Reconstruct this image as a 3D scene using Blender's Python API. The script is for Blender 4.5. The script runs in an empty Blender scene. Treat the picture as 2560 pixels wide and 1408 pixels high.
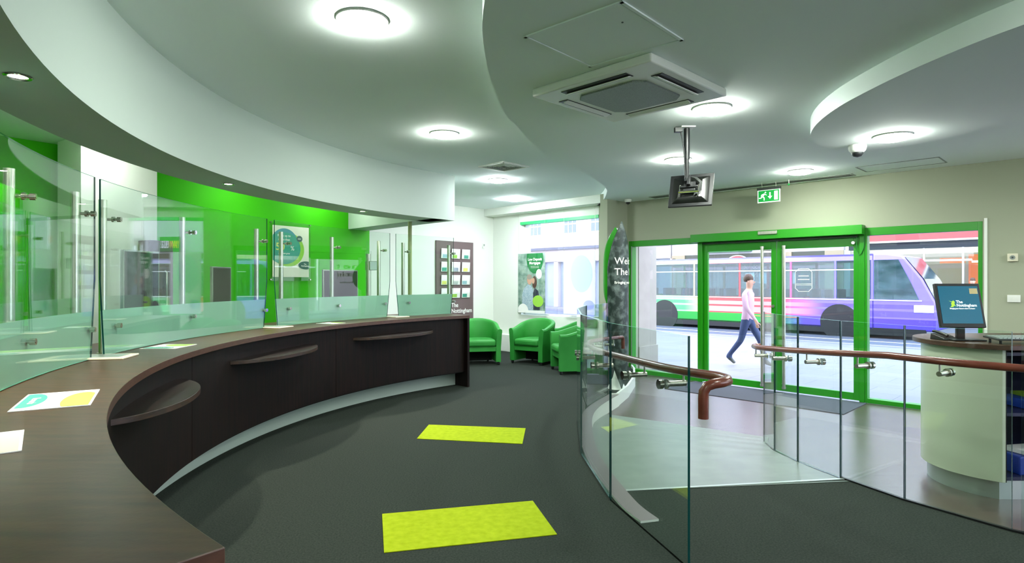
import bpy, bmesh, math, random
from mathutils import Vector, Matrix
random.seed(7)
R = math.radians
C = bpy.context.scene.collection
sc = bpy.context.scene

# ------------------------------------------------------------------ camera, world, exposure
cam_d = bpy.data.cameras.new('camera'); cam = bpy.data.objects.new('camera', cam_d); C.objects.link(cam)
cam.location = (0, 0, 1.5); cam.rotation_euler = (R(90), 0, 0)
cam_d.sensor_width = 36; cam_d.lens = 36*1500/2560; cam_d.clip_start = .05; cam_d.clip_end = 300
sc.camera = cam
sc.view_settings.view_transform = 'Standard'; sc.view_settings.look = 'None'
sc.view_settings.exposure = 1.56; sc.view_settings.gamma = 1; sc.view_settings.use_curve_mapping = False
sc.cycles.transparent_max_bounces = 28; sc.cycles.max_bounces = 8
sc.cycles.diffuse_bounces = 6; sc.cycles.glossy_bounces = 4
sc.cycles.caustics_reflective = False; sc.cycles.caustics_refractive = False
sc.cycles.sample_clamp_indirect = 6
DAY = 2.6          # overcast daylight
LAMP = 74.0        # ceiling discs
w = bpy.data.worlds.new('overcast_sky'); sc.world = w; w.use_nodes = True
wn = w.node_tree; bg = wn.nodes['Background']
tc = wn.nodes.new('ShaderNodeTexCoord'); sx = wn.nodes.new('ShaderNodeSeparateXYZ'); cr = wn.nodes.new('ShaderNodeValToRGB')
wn.links.new(tc.outputs['Generated'], sx.inputs[0]); wn.links.new(sx.outputs['Z'], cr.inputs[0]); wn.links.new(cr.outputs[0], bg.inputs[0])
cr.color_ramp.elements[0].position = 0; cr.color_ramp.elements[0].color = (.82, .84, 1, 1)
cr.color_ramp.elements[1].position = .7; cr.color_ramp.elements[1].color = (.68, .76, 1, 1)
bg.inputs[1].default_value = DAY

# ------------------------------------------------------------------ plan of the place (metres, carpet level z = 0, street level below it)
F0 = Vector((2.265, 10.65, 0)); U = Vector((.7021, -.7121, 0)); N = Vector((.7121, .7021, 0))   # shopfront line, along it, out of it
LOW = -.14                                   # entrance floor level
ZC = 2.93; ZL = 3.08; ZD = 2.79              # ceiling levels
CC = (2.71, 4.85)                            # centre of the curved counter
FC = (3.34, 4.93)                            # centre of the curved bulkhead
def fac(s, d=0, z=0): p = F0 + U*s + N*d; return Vector((p.x, p.y, z))
UANG = math.atan2(U.y, U.x)
def pol(c, r, a, z=0): return Vector((c[0]+r*math.cos(R(a)), c[1]+r*math.sin(R(a)), z))
LAMP_COL = (1.0, .98, .80)

# ------------------------------------------------------------------ materials
def lin(c):
    return tuple(((v/255)/12.92 if v/255 <= .04045 else ((v/255+.055)/1.055)**2.4) for v in c) + (1,)
def mat(name, rgb, rough=.5, metal=0, spec=.5, emit=None, es=0, noise=None, bump=None, coat=0):
    m = bpy.data.materials.new(name); m.use_nodes = True; nt = m.node_tree; b = nt.nodes['Principled BSDF']
    b.inputs['Base Color'].default_value = lin(rgb); b.inputs['Roughness'].default_value = rough
    b.inputs['Metallic'].default_value = metal; b.inputs['Specular IOR Level'].default_value = spec
    b.inputs['Coat Weight'].default_value = coat
    if emit: b.inputs['Emission Color'].default_value = lin(emit); b.inputs['Emission Strength'].default_value = es
    if noise:                                # (scale xyz, second colour, detail, lo, hi)
        scl, c2, det, lo, hi = noise
        t = nt.nodes.new('ShaderNodeTexCoord'); mp = nt.nodes.new('ShaderNodeMapping'); n = nt.nodes.new('ShaderNodeTexNoise'); r = nt.nodes.new('ShaderNodeValToRGB')
        mp.inputs['Scale'].default_value = scl; n.inputs['Scale'].default_value = 1; n.inputs['Detail'].default_value = det
        nt.links.new(t.outputs['Object'], mp.inputs[0]); nt.links.new(mp.outputs[0], n.inputs['Vector']); nt.links.new(n.outputs[0], r.inputs[0])
        r.color_ramp.elements[0].position = lo; r.color_ramp.elements[0].color = lin(rgb)
        r.color_ramp.elements[1].position = hi; r.color_ramp.elements[1].color = lin(c2)
        nt.links.new(r.outputs[0], b.inputs['Base Color'])
    if bump:                                 # (scale, strength)
        t = nt.nodes.new('ShaderNodeTexCoord'); n = nt.nodes.new('ShaderNodeTexNoise'); n.inputs['Scale'].default_value = bump[0]; n.inputs['Detail'].default_value = 3
        bp = nt.nodes.new('ShaderNodeBump'); bp.inputs['Strength'].default_value = bump[1]; bp.inputs['Distance'].default_value = .004
        nt.links.new(t.outputs['Object'], n.inputs['Vector']); nt.links.new(n.outputs[0], bp.inputs['Height']); nt.links.new(bp.outputs[0], b.inputs['Normal'])
    return m
def glass(name, tint, refl=1.0):
    m = bpy.data.materials.new(name); m.use_nodes = True; nt = m.node_tree; nt.nodes.clear()
    o = nt.nodes.new('ShaderNodeOutputMaterial'); mx = nt.nodes.new('ShaderNodeMixShader'); tr = nt.nodes.new('ShaderNodeBsdfTransparent'); gl = nt.nodes.new('ShaderNodeBsdfGlossy'); fr = nt.nodes.new('ShaderNodeFresnel')
    fr.inputs[0].default_value = 1.5; tr.inputs[0].default_value = tint+(1,); gl.inputs['Roughness'].default_value = 0.0; gl.inputs[0].default_value = (refl, refl, refl, 1)
    ge = nt.nodes.new('ShaderNodeNewGeometry'); io = nt.nodes.new('ShaderNodeMapRange')      # the same reflectance on both faces of a sheet
    io.inputs['To Min'].default_value = 1.5; io.inputs['To Max'].default_value = 1/1.5
    nt.links.new(ge.outputs['Backfacing'], io.inputs[0]); nt.links.new(io.outputs[0], fr.inputs[0])
    nt.links.new(fr.outputs[0], mx.inputs[0]); nt.links.new(tr.outputs[0], mx.inputs[1]); nt.links.new(gl.outputs[0], mx.inputs[2]); nt.links.new(mx.outputs[0], o.inputs[0])
    return m
M = {}
M['paint'] = mat('white_paint', (228, 232, 224), .75, spec=.25, bump=(60, .03))
M['sage'] = mat('pale_sage_paint', (162, 167, 146), .75, spec=.25, bump=(60, .03))
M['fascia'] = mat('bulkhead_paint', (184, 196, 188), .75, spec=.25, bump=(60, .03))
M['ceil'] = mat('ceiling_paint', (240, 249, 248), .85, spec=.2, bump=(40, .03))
M['green_wall'] = mat('green_wall_paint', (60, 182, 5), .7, spec=.25, bump=(60, .03))
M['carpet'] = mat('grey_carpet', (36, 41, 38), .95, spec=.1, noise=((90, 90, 90), (55, 61, 55), 6, .3, .75), bump=(350, .5))
M['vinyl'] = mat('entrance_vinyl', (66, 54, 50), .26, spec=.6, noise=((3, 26, 3), (92, 76, 70), 4, .3, .8))
M['ramp'] = mat('pale_ramp_vinyl', (108, 117, 112), .35, spec=.5, noise=((5, 5, 5), (122, 131, 124), 4, .3, .8))
M['dark_wood'] = mat('dark_wenge', (11, 7, 6), .5, noise=((42, 42, 2.2), (28, 15, 12), 5, .35, .7), spec=.18)
M['top_wood'] = mat('counter_top_walnut', (44, 28, 18), .36, noise=((5, 30, 5), (76, 50, 32), 6, .3, .75), spec=.22, bump=(70, .05))
M['shelf_edge'] = mat('dark_walnut_edge', (30, 18, 13), .4, noise=((20, 20, 60), (64, 40, 28), 3, .3, .7))
M['edge_wood'] = mat('walnut_edge', (66, 43, 35), .35, noise=((20, 20, 60), (88, 58, 46), 3, .3, .7))
M['rail_wood'] = mat('mahogany_rail', (92, 46, 36), .25, noise=((12, 3, 12), (118, 62, 48), 4, .3, .75), spec=.6)
M['steel'] = mat('brushed_steel', (196, 194, 184), .28, 1, noise=((60, 60, 3), (214, 210, 200), 2, .3, .7))
M['chrome'] = mat('polished_steel', (210, 208, 200), .12, 1)
M['alu'] = mat('kick_plate_aluminium', (188, 196, 192), .35, .75)
M['plinth'] = mat('grey_plinth_laminate', (162, 174, 168), .45)
M['green'] = mat('green_powder_coat', (26, 140, 4), .35, spec=.5)
M['green_dk'] = mat('green_gasket', (10, 120, 30), .5)
M['black'] = mat('black_plastic', (16, 18, 20), .4)
M['dark'] = mat('charcoal_plastic', (52, 56, 54), .4)
M['rubber'] = mat('black_rubber', (10, 10, 11), .7)
M['white'] = mat('white_plastic', (232, 234, 228), .4)
M['offwhite'] = mat('cream_plastic', (226, 220, 196), .45)
M['wsheet'] = mat('white_print', (240, 240, 236), .5)
M['chair'] = mat('green_upholstery', (40, 132, 50), .55, spec=.35, noise=((3, 3, 3), (50, 146, 58), 2, .3, .7), bump=(500, .15))
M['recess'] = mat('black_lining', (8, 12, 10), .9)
M['lime'] = mat('lime_carpet_tile', (142, 160, 14), .9, spec=.1, noise=((22, 22, 22), (160, 176, 28), 6, .3, .7), bump=(300, .4))
M['glass'] = glass('clear_glass', (.93, .985, .955))
M['wglass'] = glass('window_glass', (.97, .99, .985))
M['edge'] = mat('glass_edge_green', (8, 62, 60), .12, spec=.7)
M['edge_lt'] = mat('glass_edge_pale', (120, 196, 176), .15, spec=.7)
M['acrylic'] = glass('clear_acrylic', (.97, .98, .97), .9)
def frost():
    m = bpy.data.materials.new('frosted_film'); m.use_nodes = True; nt = m.node_tree; nt.nodes.clear()
    o = nt.nodes.new('ShaderNodeOutputMaterial'); a = nt.nodes.new('ShaderNodeMixShader'); b = nt.nodes.new('ShaderNodeMixShader'); c = nt.nodes.new('ShaderNodeMixShader')
    df = nt.nodes.new('ShaderNodeBsdfDiffuse'); tl = nt.nodes.new('ShaderNodeBsdfTranslucent'); tr = nt.nodes.new('ShaderNodeBsdfTransparent'); gl = nt.nodes.new('ShaderNodeBsdfGlossy')
    df.inputs[0].default_value = (.50, .74, .64, 1); tl.inputs[0].default_value = (.62, .86, .76, 1); tr.inputs[0].default_value = (.86, .97, .92, 1); gl.inputs['Roughness'].default_value = .35
    a.inputs[0].default_value = .5; b.inputs[0].default_value = .22; c.inputs[0].default_value = .08
    L = nt.links.new
    L(df.outputs[0], a.inputs[1]); L(tl.outputs[0], a.inputs[2]); L(a.outputs[0], b.inputs[1]); L(tr.outputs[0], b.inputs[2]); L(b.outputs[0], c.inputs[1]); L(gl.outputs[0], c.inputs[2]); L(c.outputs[0], o.inputs[0])
    return m
M['frost'] = frost()
M['lamp'] = mat('lit_diffuser', (250, 248, 240), .6, emit=(247, 255, 244), es=LAMP)
M['lamp_lounge'] = mat('lit_lounge_diffuser', (250, 248, 240), .6, emit=(244, 252, 255), es=LAMP*1.5)
M['lamp_staff'] = mat('lit_staff_diffuser', (250, 248, 240), .6, emit=(247, 255, 244), es=LAMP*.3)
M['spot'] = mat('lit_spot', (250, 248, 240), .6, emit=(255, 248, 230), es=40)
M['sign_green'] = mat('exit_sign_green', (0, 110, 36), .4, emit=(0, 150, 55), es=.3)
M['sign_white'] = mat('exit_sign_white', (240, 255, 240), .4, emit=(225, 255, 225), es=.3)
M['grille'] = mat('grey_grille', (120, 128, 124), .5, noise=((260, 260, 260), (150, 160, 154), 1, .4, .6))
M['brown_board'] = mat('brown_display_board', (104, 86, 88), .5)
M['teal'] = mat('teal_print', (58, 158, 138), .5); M['slate'] = mat('slate_print', (62, 98, 98), .5)
M['limep'] = mat('lime_print', (150, 206, 70), .5); M['yel'] = mat('pale_yellow_print', (236, 230, 120), .5)
M['dgreen'] = mat('deep_green_print', (6, 124, 60), .5); M['sky'] = mat('pale_blue_print', (150, 190, 200), .5)

# ------------------------------------------------------------------ mesh builder
class MB:
    def __init__(s): s.v = []; s.f = []; s.m = []; s.mi = 0
    def add(s, vs, fs, mi=None):
        o = len(s.v); s.v += [Vector(v) for v in vs]
        for k, f in enumerate(fs): s.f.append([i+o for i in f]); s.m.append(s.mi if mi is None else (mi[k] if isinstance(mi, (list, tuple)) else mi))
        return s
    def box(s, c, d, M4=None, mi=None):
        x, y, z = [q/2 for q in d]; c = Vector(c)
        vs = [Vector(p) for p in ((-x,-y,-z),(x,-y,-z),(x,y,-z),(-x,y,-z),(-x,-y,z),(x,-y,z),(x,y,z),(-x,y,z))]
        vs = [(M4 @ v if M4 else v)+c for v in vs]
        return s.add(vs, [(3,2,1,0),(4,5,6,7),(0,1,5,4),(1,2,6,5),(2,3,7,6),(3,0,4,7)], mi)
    def prism(s, poly, z0, z1, mi=None, side=None):
        n = len(poly); vs = [(p[0], p[1], z0) for p in poly]+[(p[0], p[1], z1) for p in poly]
        A = sum(poly[i][0]*poly[(i+1) % n][1]-poly[(i+1) % n][0]*poly[i][1] for i in range(n))
        fs = [list(range(n))[::-1], list(range(n, 2*n))]+[(i, (i+1) % n, (i+1) % n+n, i+n) for i in range(n)]
        if A < 0: fs = [list(f)[::-1] for f in fs]
        k = s.mi if mi is None else mi; sd = k if side is None else side
        return s.add(vs, fs, [k, k]+[sd]*n)
    def ring(s, c, r0, r1, a0, a1, z0, z1, n=48, mi=None, side=None):
        P = [pol(c, r0, a0+(a1-a0)*i/n) for i in range(n+1)]+[pol(c, r1, a0+(a1-a0)*i/n) for i in range(n, -1, -1)]
        k = s.mi if mi is None else mi; sd = k if side is None else side; m = n+1
        vs = []
        for i in range(n+1):
            a = a0+(a1-a0)*i/n
            for r, z in ((r0, z0), (r1, z0), (r1, z1), (r0, z1)): vs.append(pol(c, r, a, z))
        fs = []; mm = []
        for i in range(n):
            o = 4*i
            for j, q in ((0, k), (1, sd), (2, k), (3, sd)):
                j2 = (j+1) % 4; fs.append((o+j, o+4+j, o+4+j2, o+j2)); mm.append(q)
        fs.append((0, 1, 2, 3)); fs.append((4*n+3, 4*n+2, 4*n+1, 4*n)); mm += [sd, sd]
        if a1 > a0: pass
        return s.add(vs, fs, mm)
    def cyl(s, a, b, r, n=20, r2=None, mi=None):
        a = Vector(a); b = Vector(b); d = (b-a).normalized(); q = d.to_track_quat('Z', 'Y'); r2 = r if r2 is None else r2
        vs = [a+q @ Vector((r*math.cos(2*math.pi*i/n), r*math.sin(2*math.pi*i/n), 0)) for i in range(n)]+[b+q @ Vector((r2*math.cos(2*math.pi*i/n), r2*math.sin(2*math.pi*i/n), 0)) for i in range(n)]
        return s.add(vs, [list(range(n))[::-1], list(range(n, 2*n))]+[(i, (i+1) % n, (i+1) % n+n, i+n) for i in range(n)], mi)
    def tube(s, pts, r, n=14, mi=None):
        pts = [Vector(p) for p in pts]; m = len(pts); vs = []; up = None
        for i, p in enumerate(pts):
            t = (pts[min(i+1, m-1)]-pts[max(i-1, 0)]).normalized()
            if up is None: up = t.orthogonal().normalized()
            up = (up-t*up.dot(t)).normalized(); sd = t.cross(up)
            vs += [p+up*(r*math.cos(2*math.pi*k/n))+sd*(r*math.sin(2*math.pi*k/n)) for k in range(n)]
        fs = [(i*n+k, i*n+(k+1) % n, (i+1)*n+(k+1) % n, (i+1)*n+k) for i in range(m-1) for k in range(n)]
        return s.add(vs, fs+[list(range(n))[::-1], list(range((m-1)*n, m*n))], mi)
    def lathe(s, prof, c=(0, 0, 0), n=32, mi=None, sx=1, sy=1):
        c = Vector(c); vs = [c+Vector((r*math.cos(2*math.pi*k/n)*sx, r*math.sin(2*math.pi*k/n)*sy, z)) for r, z in prof for k in range(n)]; m = len(prof)
        fs = [(i*n+k, i*n+(k+1) % n, (i+1)*n+(k+1) % n, (i+1)*n+k) for i in range(m-1) for k in range(n)]
        return s.add(vs, fs+[list(range(n))[::-1], list(range((m-1)*n, m*n))], mi)
    def xf(s, mtx): s.v = [mtx @ v for v in s.v]; return s
    def build(s, name, ms, parent=None, world=True, smooth=None, bevel=0, sub=0):
        me = bpy.data.meshes.new(name); V = s.v
        if parent is not None and world:
            inv = parent['_m'] if False else ROOTM[parent.name].inverted(); V = [inv @ v for v in V]
        me.from_pydata([tuple(v) for v in V], [], s.f); me.validate()
        for q in (ms if isinstance(ms, (list, tuple)) else [ms]): me.materials.append(M[q] if isinstance(q, str) else q)
        if len(me.polygons) == len(s.m):
            for p, k in zip(me.polygons, s.m): p.material_index = k
        bm = bmesh.new(); bm.from_mesh(me); bmesh.ops.recalc_face_normals(bm, faces=bm.faces); bm.to_mesh(me); bm.free()
        o = bpy.data.objects.new(name, me); C.objects.link(o)
        if parent is not None: o.parent = parent; ROOTM[o.name] = ROOTM[parent.name].copy()
        else: ROOTM[o.name] = Matrix()
        if bevel:
            b = o.modifiers.new('bevel', 'BEVEL'); b.width = bevel; b.segments = 3; b.limit_method = 'ANGLE'; b.angle_limit = R(40)
        if sub:
            b = o.modifiers.new('sub', 'SUBSURF'); b.levels = sub; b.render_levels = sub
        if smooth or bevel or sub:
            for p in me.polygons: p.use_smooth = True
            if not sub: me.set_sharp_from_angle(angle=R(smooth or 40))
        return o
ROOTM = {}
def tag(o, label=None, cat=None, group=None, kind=None):
    if label: o['label'] = label
    if cat: o['category'] = cat
    if group: o['group'] = group
    if kind: o['kind'] = kind
    return o
def thing(name, label, cat, loc=(0, 0, 0), rz=0, group=None, kind=None):
    o = bpy.data.objects.new(name, None); C.objects.link(o); o.empty_display_size = .1
    o.location = loc; o.rotation_euler = (0, 0, rz); ROOTM[o.name] = Matrix.Translation(Vector(loc)) @ Matrix.Rotation(rz, 4, 'Z')
    return tag(o, label, cat, group, kind)
def struct(name, mb, ms, parent=None, **k):
    o = mb.build(name, ms, parent, **k)
    if parent is None: o['kind'] = 'structure'
    return o
def copy_tree(o, parent=None):
    c = o.copy(); C.objects.link(c)
    if parent is not None: c.parent = parent
    for ch in list(o.children): copy_tree(ch, c)
    return c
def text_mb(txt, size, mtx, depth=.002, align='CENTER', bold=0, shear=0, space=1):
    cu = bpy.data.curves.new('t', 'FONT'); cu.body = txt; cu.size = size; cu.extrude = depth/2; cu.align_x = align; cu.offset = bold; cu.shear = shear; cu.space_character = space; cu.resolution_u = 4
    ob = bpy.data.objects.new('t', cu); C.objects.link(ob); dg = bpy.context.evaluated_depsgraph_get(); dg.update()
    me = bpy.data.meshes.new_from_object(ob.evaluated_get(dg)); mb = MB()
    mb.add([mtx @ v.co for v in me.vertices], [list(p.vertices) for p in me.polygons])
    bpy.data.objects.remove(ob); bpy.data.curves.remove(cu); bpy.data.meshes.remove(me)
    return mb
def frame(o, x, y):                          # matrix whose x, y axes are the given world directions
    x = Vector(x).normalized(); y = Vector(y).normalized(); z = x.cross(y)
    m = Matrix((x, y, z)).transposed().to_4x4(); m.translation = Vector(o); return m
def disc_pts(cx, cy, rx, ry, n=40, a0=0, a1=360): return [(cx+rx*math.cos(R(a0+(a1-a0)*i/n)), cy+ry*math.sin(R(a0+(a1-a0)*i/n))) for i in range(n+(0 if a1-a0 == 360 else 1))]
def clip(poly, x0, x1, y0, y1):
    def cut(P, f, g):
        out = []
        for i in range(len(P)):
            a, b = P[i-1], P[i]
            if f(b):
                if not f(a): out.append(g(a, b))
                out.append(b)
            elif f(a): out.append(g(a, b))
        return out
    ix = lambda X: (lambda a, b: (X, a[1]+(b[1]-a[1])*(X-a[0])/(b[0]-a[0])))
    iy = lambda Y: (lambda a, b: (a[0]+(b[0]-a[0])*(Y-a[1])/(b[1]-a[1]), Y))
    for f, g in ((lambda p: p[0] >= x0-1e-9, ix(x0)), (lambda p: p[0] <= x1+1e-9, ix(x1)), (lambda p: p[1] >= y0-1e-9, iy(y0)), (lambda p: p[1] <= y1+1e-9, iy(y1))):
        if poly: poly = cut(poly, f, g)
    return poly
def flat(mtx, poly, lift, th=.0015):         # a thin printed shape on a flat surface
    mb = MB(); mb.prism(poly, lift, lift+th); return mb.xf(mtx)
def spline(P, k=8):
    out = []; n = len(P)
    for i in range(n-1):
        p0, p1, p2, p3 = [Vector(P[max(0, min(n-1, j))]) for j in (i-1, i, i+1, i+2)]
        for t in range(k):
            t /= k; out.append(.5*((2*p1)+(p2-p0)*t+(2*p0-5*p1+4*p2-p3)*t*t+(3*p1-p0-3*p2+p3)*t**3))
    return out+[Vector(P[-1])]
def offset_path(P, d):                       # to the right of travel
    out = []
    for i, p in enumerate(P):
        t = (Vector(P[min(i+1, len(P)-1)])-Vector(P[max(i-1, 0)])).normalized(); out.append(Vector(p)+Vector((t.y, -t.x)+(() if len(p) == 2 else (0,)))*d)
    return out

# ------------------------------------------------------------------ setting: floors
KER = [(.82, 3.60), (.77, 3.72), (.676, 4.12), (.60, 5.2), (.70, 6.4), (.885, 7.14), (1.27, 7.95)]
kerb_o = [Vector((p[0]+.028, p[1])) for p in spline(KER[1:], 8)]
kerb_i = offset_path(kerb_o, .125)
GR = [(4.1, 2.55), (3.005, 3.6), (2.69, 4.11), (2.51, 4.58), (2.43, 5.1), (2.43, 5.55), (2.52, 6.0)]
corner = fac(-3.82)
G = Vector((-2.58, 10.86, 0))
gdir = Vector((-.56, -.83, 0)).normalized()
carpet = [(-8, -3.2), (9.4, -3.2), (9.4, 1.2), (5.2, 2.0), (4.1, 2.55), (3.005, 3.6), (2.69, 4.11), (2.52, 4.56), (.80, 4.29)]
carpet += [(p.x-.03, p.y) for p in kerb_i if p.y > 4.35][:-1] + [(1.37, 7.9), (1.62, 8.5), (1.9, 9.4), (2.06, 10.2)]
q = fac(-.3); carpet += [(q.x, q.y), (corner.x, corner.y), (G.x, G.y), (-6.2, 5.6), (-8, 3)]
struct('floor', MB().prism(carpet, LOW-.05, 0), 'carpet')
q0 = fac(-.5); q1 = fac(9.5)
struct('floor', MB().prism([(.9, 4.0), (2.0, 2.0), (9.4, .6), (q1.x, q1.y), (q0.x, q0.y), (1.25, 8.2), (.7, 6.5)], LOW-.06, LOW), 'vinyl')
# ramp from the carpet down to the entrance floor
lp = [p for p in kerb_i if p.y > 4.2 and p.y < 7.5]
rp_ = spline([(2.56, 4.5), (2.47, 5.1), (2.47, 5.55), (2.56, 6.0), (2.7, 6.3)], 8)
mb = MB(); K = 24; vs = []
for i in range(K+1):
    t = i/K; a = lp[min(len(lp)-1, round(t*(len(lp)-1)))]; b = rp_[min(len(rp_)-1, round(t*(len(rp_)-1)))]
    if i == 0: a = Vector((.80, 4.29))
    z = LOW*t+.003
    for k in range(5):
        p = a.lerp(b, k/4) if k else a-Vector((.03, 0)); vs.append((p.x, p.y, z))
for i in range(K+1):
    for k in (0, 4): vs.append((vs[i*5+k][0], vs[i*5+k][1], LOW-.04))
fs = [(i*5+k, i*5+k+1, i*5+k+6, i*5+k+5) for i in range(K) for k in range(4)]
b0 = 5*(K+1)
fs += [(i*5, (i+1)*5, b0+2*(i+1), b0+2*i) for i in range(K)]+[(i*5+4, (i+1)*5+4, b0+2*i+3, b0+2*i+1) for i in range(K)]
mb.add(vs, fs); struct('floor', mb, 'ramp')
# nosing strip at the top of the ramp
mb = MB(); a = Vector((.80, 4.29)); b = Vector((2.53, 4.55)); d = (b-a).normalized(); nn = Vector((-d.y, d.x))*.012
mb.prism([a-nn, b-nn, b+nn, a+nn], .001, .007); struct('trim_1', mb, 'alu')
# kerb under the left glass, white riser, laminate top
mb = MB(); n = len(kerb_o)
vs = []
for o_, i_ in zip(kerb_o, kerb_i): vs += [(o_.x, o_.y, LOW-.03), (o_.x, o_.y, .014), (i_.x, i_.y, .014), (i_.x, i_.y, LOW-.03)]
fs = []; mm = []
for i in range(n-1):
    o_ = 4*i
    for j, k in ((0, 1), (1, 0), (2, 1)): fs.append((o_+j, o_+j+1, o_+j+5, o_+j+4)); mm.append(k)
fs += [(0, 1, 2, 3), (4*n-1, 4*n-2, 4*n-3, 4*n-4)]; mm += [1, 1]
mb.add(vs, fs, mm)
kerb_mat = mat('kerb_laminate', (118, 106, 110), .3, spec=.5)
struct('trim_2', mb, [kerb_mat, 'white'])
# white riser edging the raised lounge floor
ri = [Vector(p) for p in [(1.30, 7.9), (1.37, 7.9), (1.62, 8.5), (1.9, 9.4), (2.06, 10.2), (2.1, 10.6)]]
ro = offset_path(ri, .03)
mb = MB().prism([tuple(p) for p in ri]+[tuple(p) for p in ro[::-1]], LOW, .03); struct('trim_3', mb, 'white')
# street
M['paving'] = mat('pale_paving', (118, 116, 126), .55)
nt = M['paving'].node_tree; bt = nt.nodes.new('ShaderNodeTexBrick'); t_ = nt.nodes.new('ShaderNodeTexCoord'); mp_ = nt.nodes.new('ShaderNodeMapping')
mp_.inputs['Rotation'].default_value = (0, 0, -UANG); bt.inputs['Scale'].default_value = 1.0; bt.inputs['Brick Width'].default_value = .9; bt.inputs['Row Height'].default_value = .6
bt.inputs['Mortar Size'].default_value = .006; bt.inputs['Color1'].default_value = lin((124, 122, 132)); bt.inputs['Color2'].default_value = lin((116, 114, 128)); bt.inputs['Mortar'].default_value = lin((88, 90, 102))
nt.links.new(t_.outputs['Object'], mp_.inputs[0]); nt.links.new(mp_.outputs[0], bt.inputs['Vector']); nt.links.new(bt.outputs[0], nt.nodes['Principled BSDF'].inputs['Base Color'])
M['tarmac'] = mat('grey_tarmac', (88, 94, 110), .7, noise=((6, 6, 6), (82, 88, 104), 6, .3, .7))
def fbox(mb, s0, s1, d0, d1, z0, z1, mi=None):
    P = [fac(s0, d0), fac(s1, d0), fac(s1, d1), fac(s0, d1)]; return mb.prism([(p.x, p.y) for p in P], z0, z1, mi)
struct('floor', fbox(MB(), -40, 22, .02, 8.5, LOW-.3, LOW-.025), 'paving')
struct('floor', fbox(MB(), -60, 30, 8.5, 18.5, -.5, -.27), 'tarmac')
struct('floor', fbox(MB(), -60, 30, 18.5, 40, -.5, -.16), 'paving')
tag(fbox(MB(), -30, 12, 10.9, 11.0, -.27, -.266).build('road_marking', 'white'), 'thin white line painted along the road beside the bus', 'road marking')
tag(fbox(MB(), -60, 30, 8.35, 8.5, -.3, LOW).build('kerb_stone', mat('kerb_grey', (150, 152, 160), .7)), 'pale kerb along the edge of the near pavement', 'kerb')

# ------------------------------------------------------------------ setting: walls
mb = MB()
WT = .3; ZT = 3.2
fbox(mb, -4.1, -2.95, 0, WT, LOW-.1, ZT); fbox(mb, -2.95, -.9, 0, WT, LOW-.1, .80); fbox(mb, -2.95, -.9, 0, WT, 2.75, ZT)
struct('wall_front', mb, 'paint')
mb = MB(); fbox(mb, -.9, -.23, 0, WT, LOW-.1, ZT); fbox(mb, -.23, 4.83, 0, WT, 2.225, ZT); fbox(mb, 4.83, 6.1, 0, WT, LOW-.1, ZT); fbox(mb, 6.1, 9.2, 0, WT, 2.3, ZT); fbox(mb, 6.1, 9.2, 0, WT, LOW-.1, .3); fbox(mb, 9.2, 9.6, 0, WT, LOW-.1, ZT)
struct('wall_front', mb, 'sage')
struct('wall_fin', fbox(MB(), -.415, -.26, -.6, 0, LOW, ZC+.1), 'sage')
# left lounge wall from the corner to the green wall
ld = (Vector((G.x, G.y, 0))-corner).normalized(); ln = Vector((-ld.y, ld.x, 0))      # ln points into the room?
if ln.dot(Vector((1, -1, 0))) < 0: ln = -ln
def wallbox(mb, a, b, out, th, z0, z1, mi=None):
    P = [a, b, b+out*th, a+out*th]; return mb.prism([(p.x, p.y) for p in P], z0, z1, mi)
struct('wall_left', wallbox(MB(), corner-ld*.2, G+ld*.1, -ln, .2, -.2, ZT), 'paint')
gn = Vector((-gdir.y, gdir.x, 0));
if gn.dot(Vector((1, -.5, 0))) < 0: gn = -gn
g_end = G+gdir*6.5
struct('wall_green', wallbox(MB(), G, g_end, -gn, .2, -.2, ZT), 'green_wall')
struct('wall_rear', MB().box((.5, -3.3, 1.5), (19, .2, 3.5)), 'paint')
struct('wall_right', MB().box((9.5, 1.2, -.0), (.2, 9.4, .5)).box((9.5, 1.2, 2.9), (.2, 9.4, .6)).box((9.5, -2.9, 1.4), (.2, 1.2, 2.6)).box((9.5, 5.0, 1.4), (.2, 1.8, 2.6)), 'paint')
struct('added_window_5', MB().box((9.5, .9, 1.42), (.01, 6.4, 2.36)), 'wglass')  # invented glazing out of view, added for more daylight
struct('floor', MB().box((16, 0, -.22), (12.8, 16, .12)), 'paving')  # unseen paving added outside the invented glazing to bounce daylight in
struct('wall_staff', wallbox(MB(), g_end, Vector((-7.2, -3.3, 0)), Vector((-1, 0, 0)), .2, -.2, ZT), 'green_wall')
# white pillar in front of the green wall
pr = Vector((-4.2, 7.1, 0)); pl_ = pr+gdir*.78
struct('wall_pillar', wallbox(MB(), pr, pl_, -gn, .62, -.1, ZT), 'paint')
# trims
tag(wallbox(MB(), corner+ln*.0, corner+ld*1.6, ln, .0, 0, .1) and wallbox(MB(), corner, corner+ld*3.2, ln, .015, 0, .09).build('baseboard_left', 'white'), kind='structure')
tag(fbox(MB(), -3.8, -.42, -.16, 0, 0, .36).build('trim_4', 'white', bevel=.006), kind='structure')     # boxed skirting under the lounge window
tag(fbox(MB(), -3.8, -.42, -.30, 0, ZC, ZC+.2).build('trim_5', 'paint'), kind='structure')              # curtain-box above it

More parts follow.
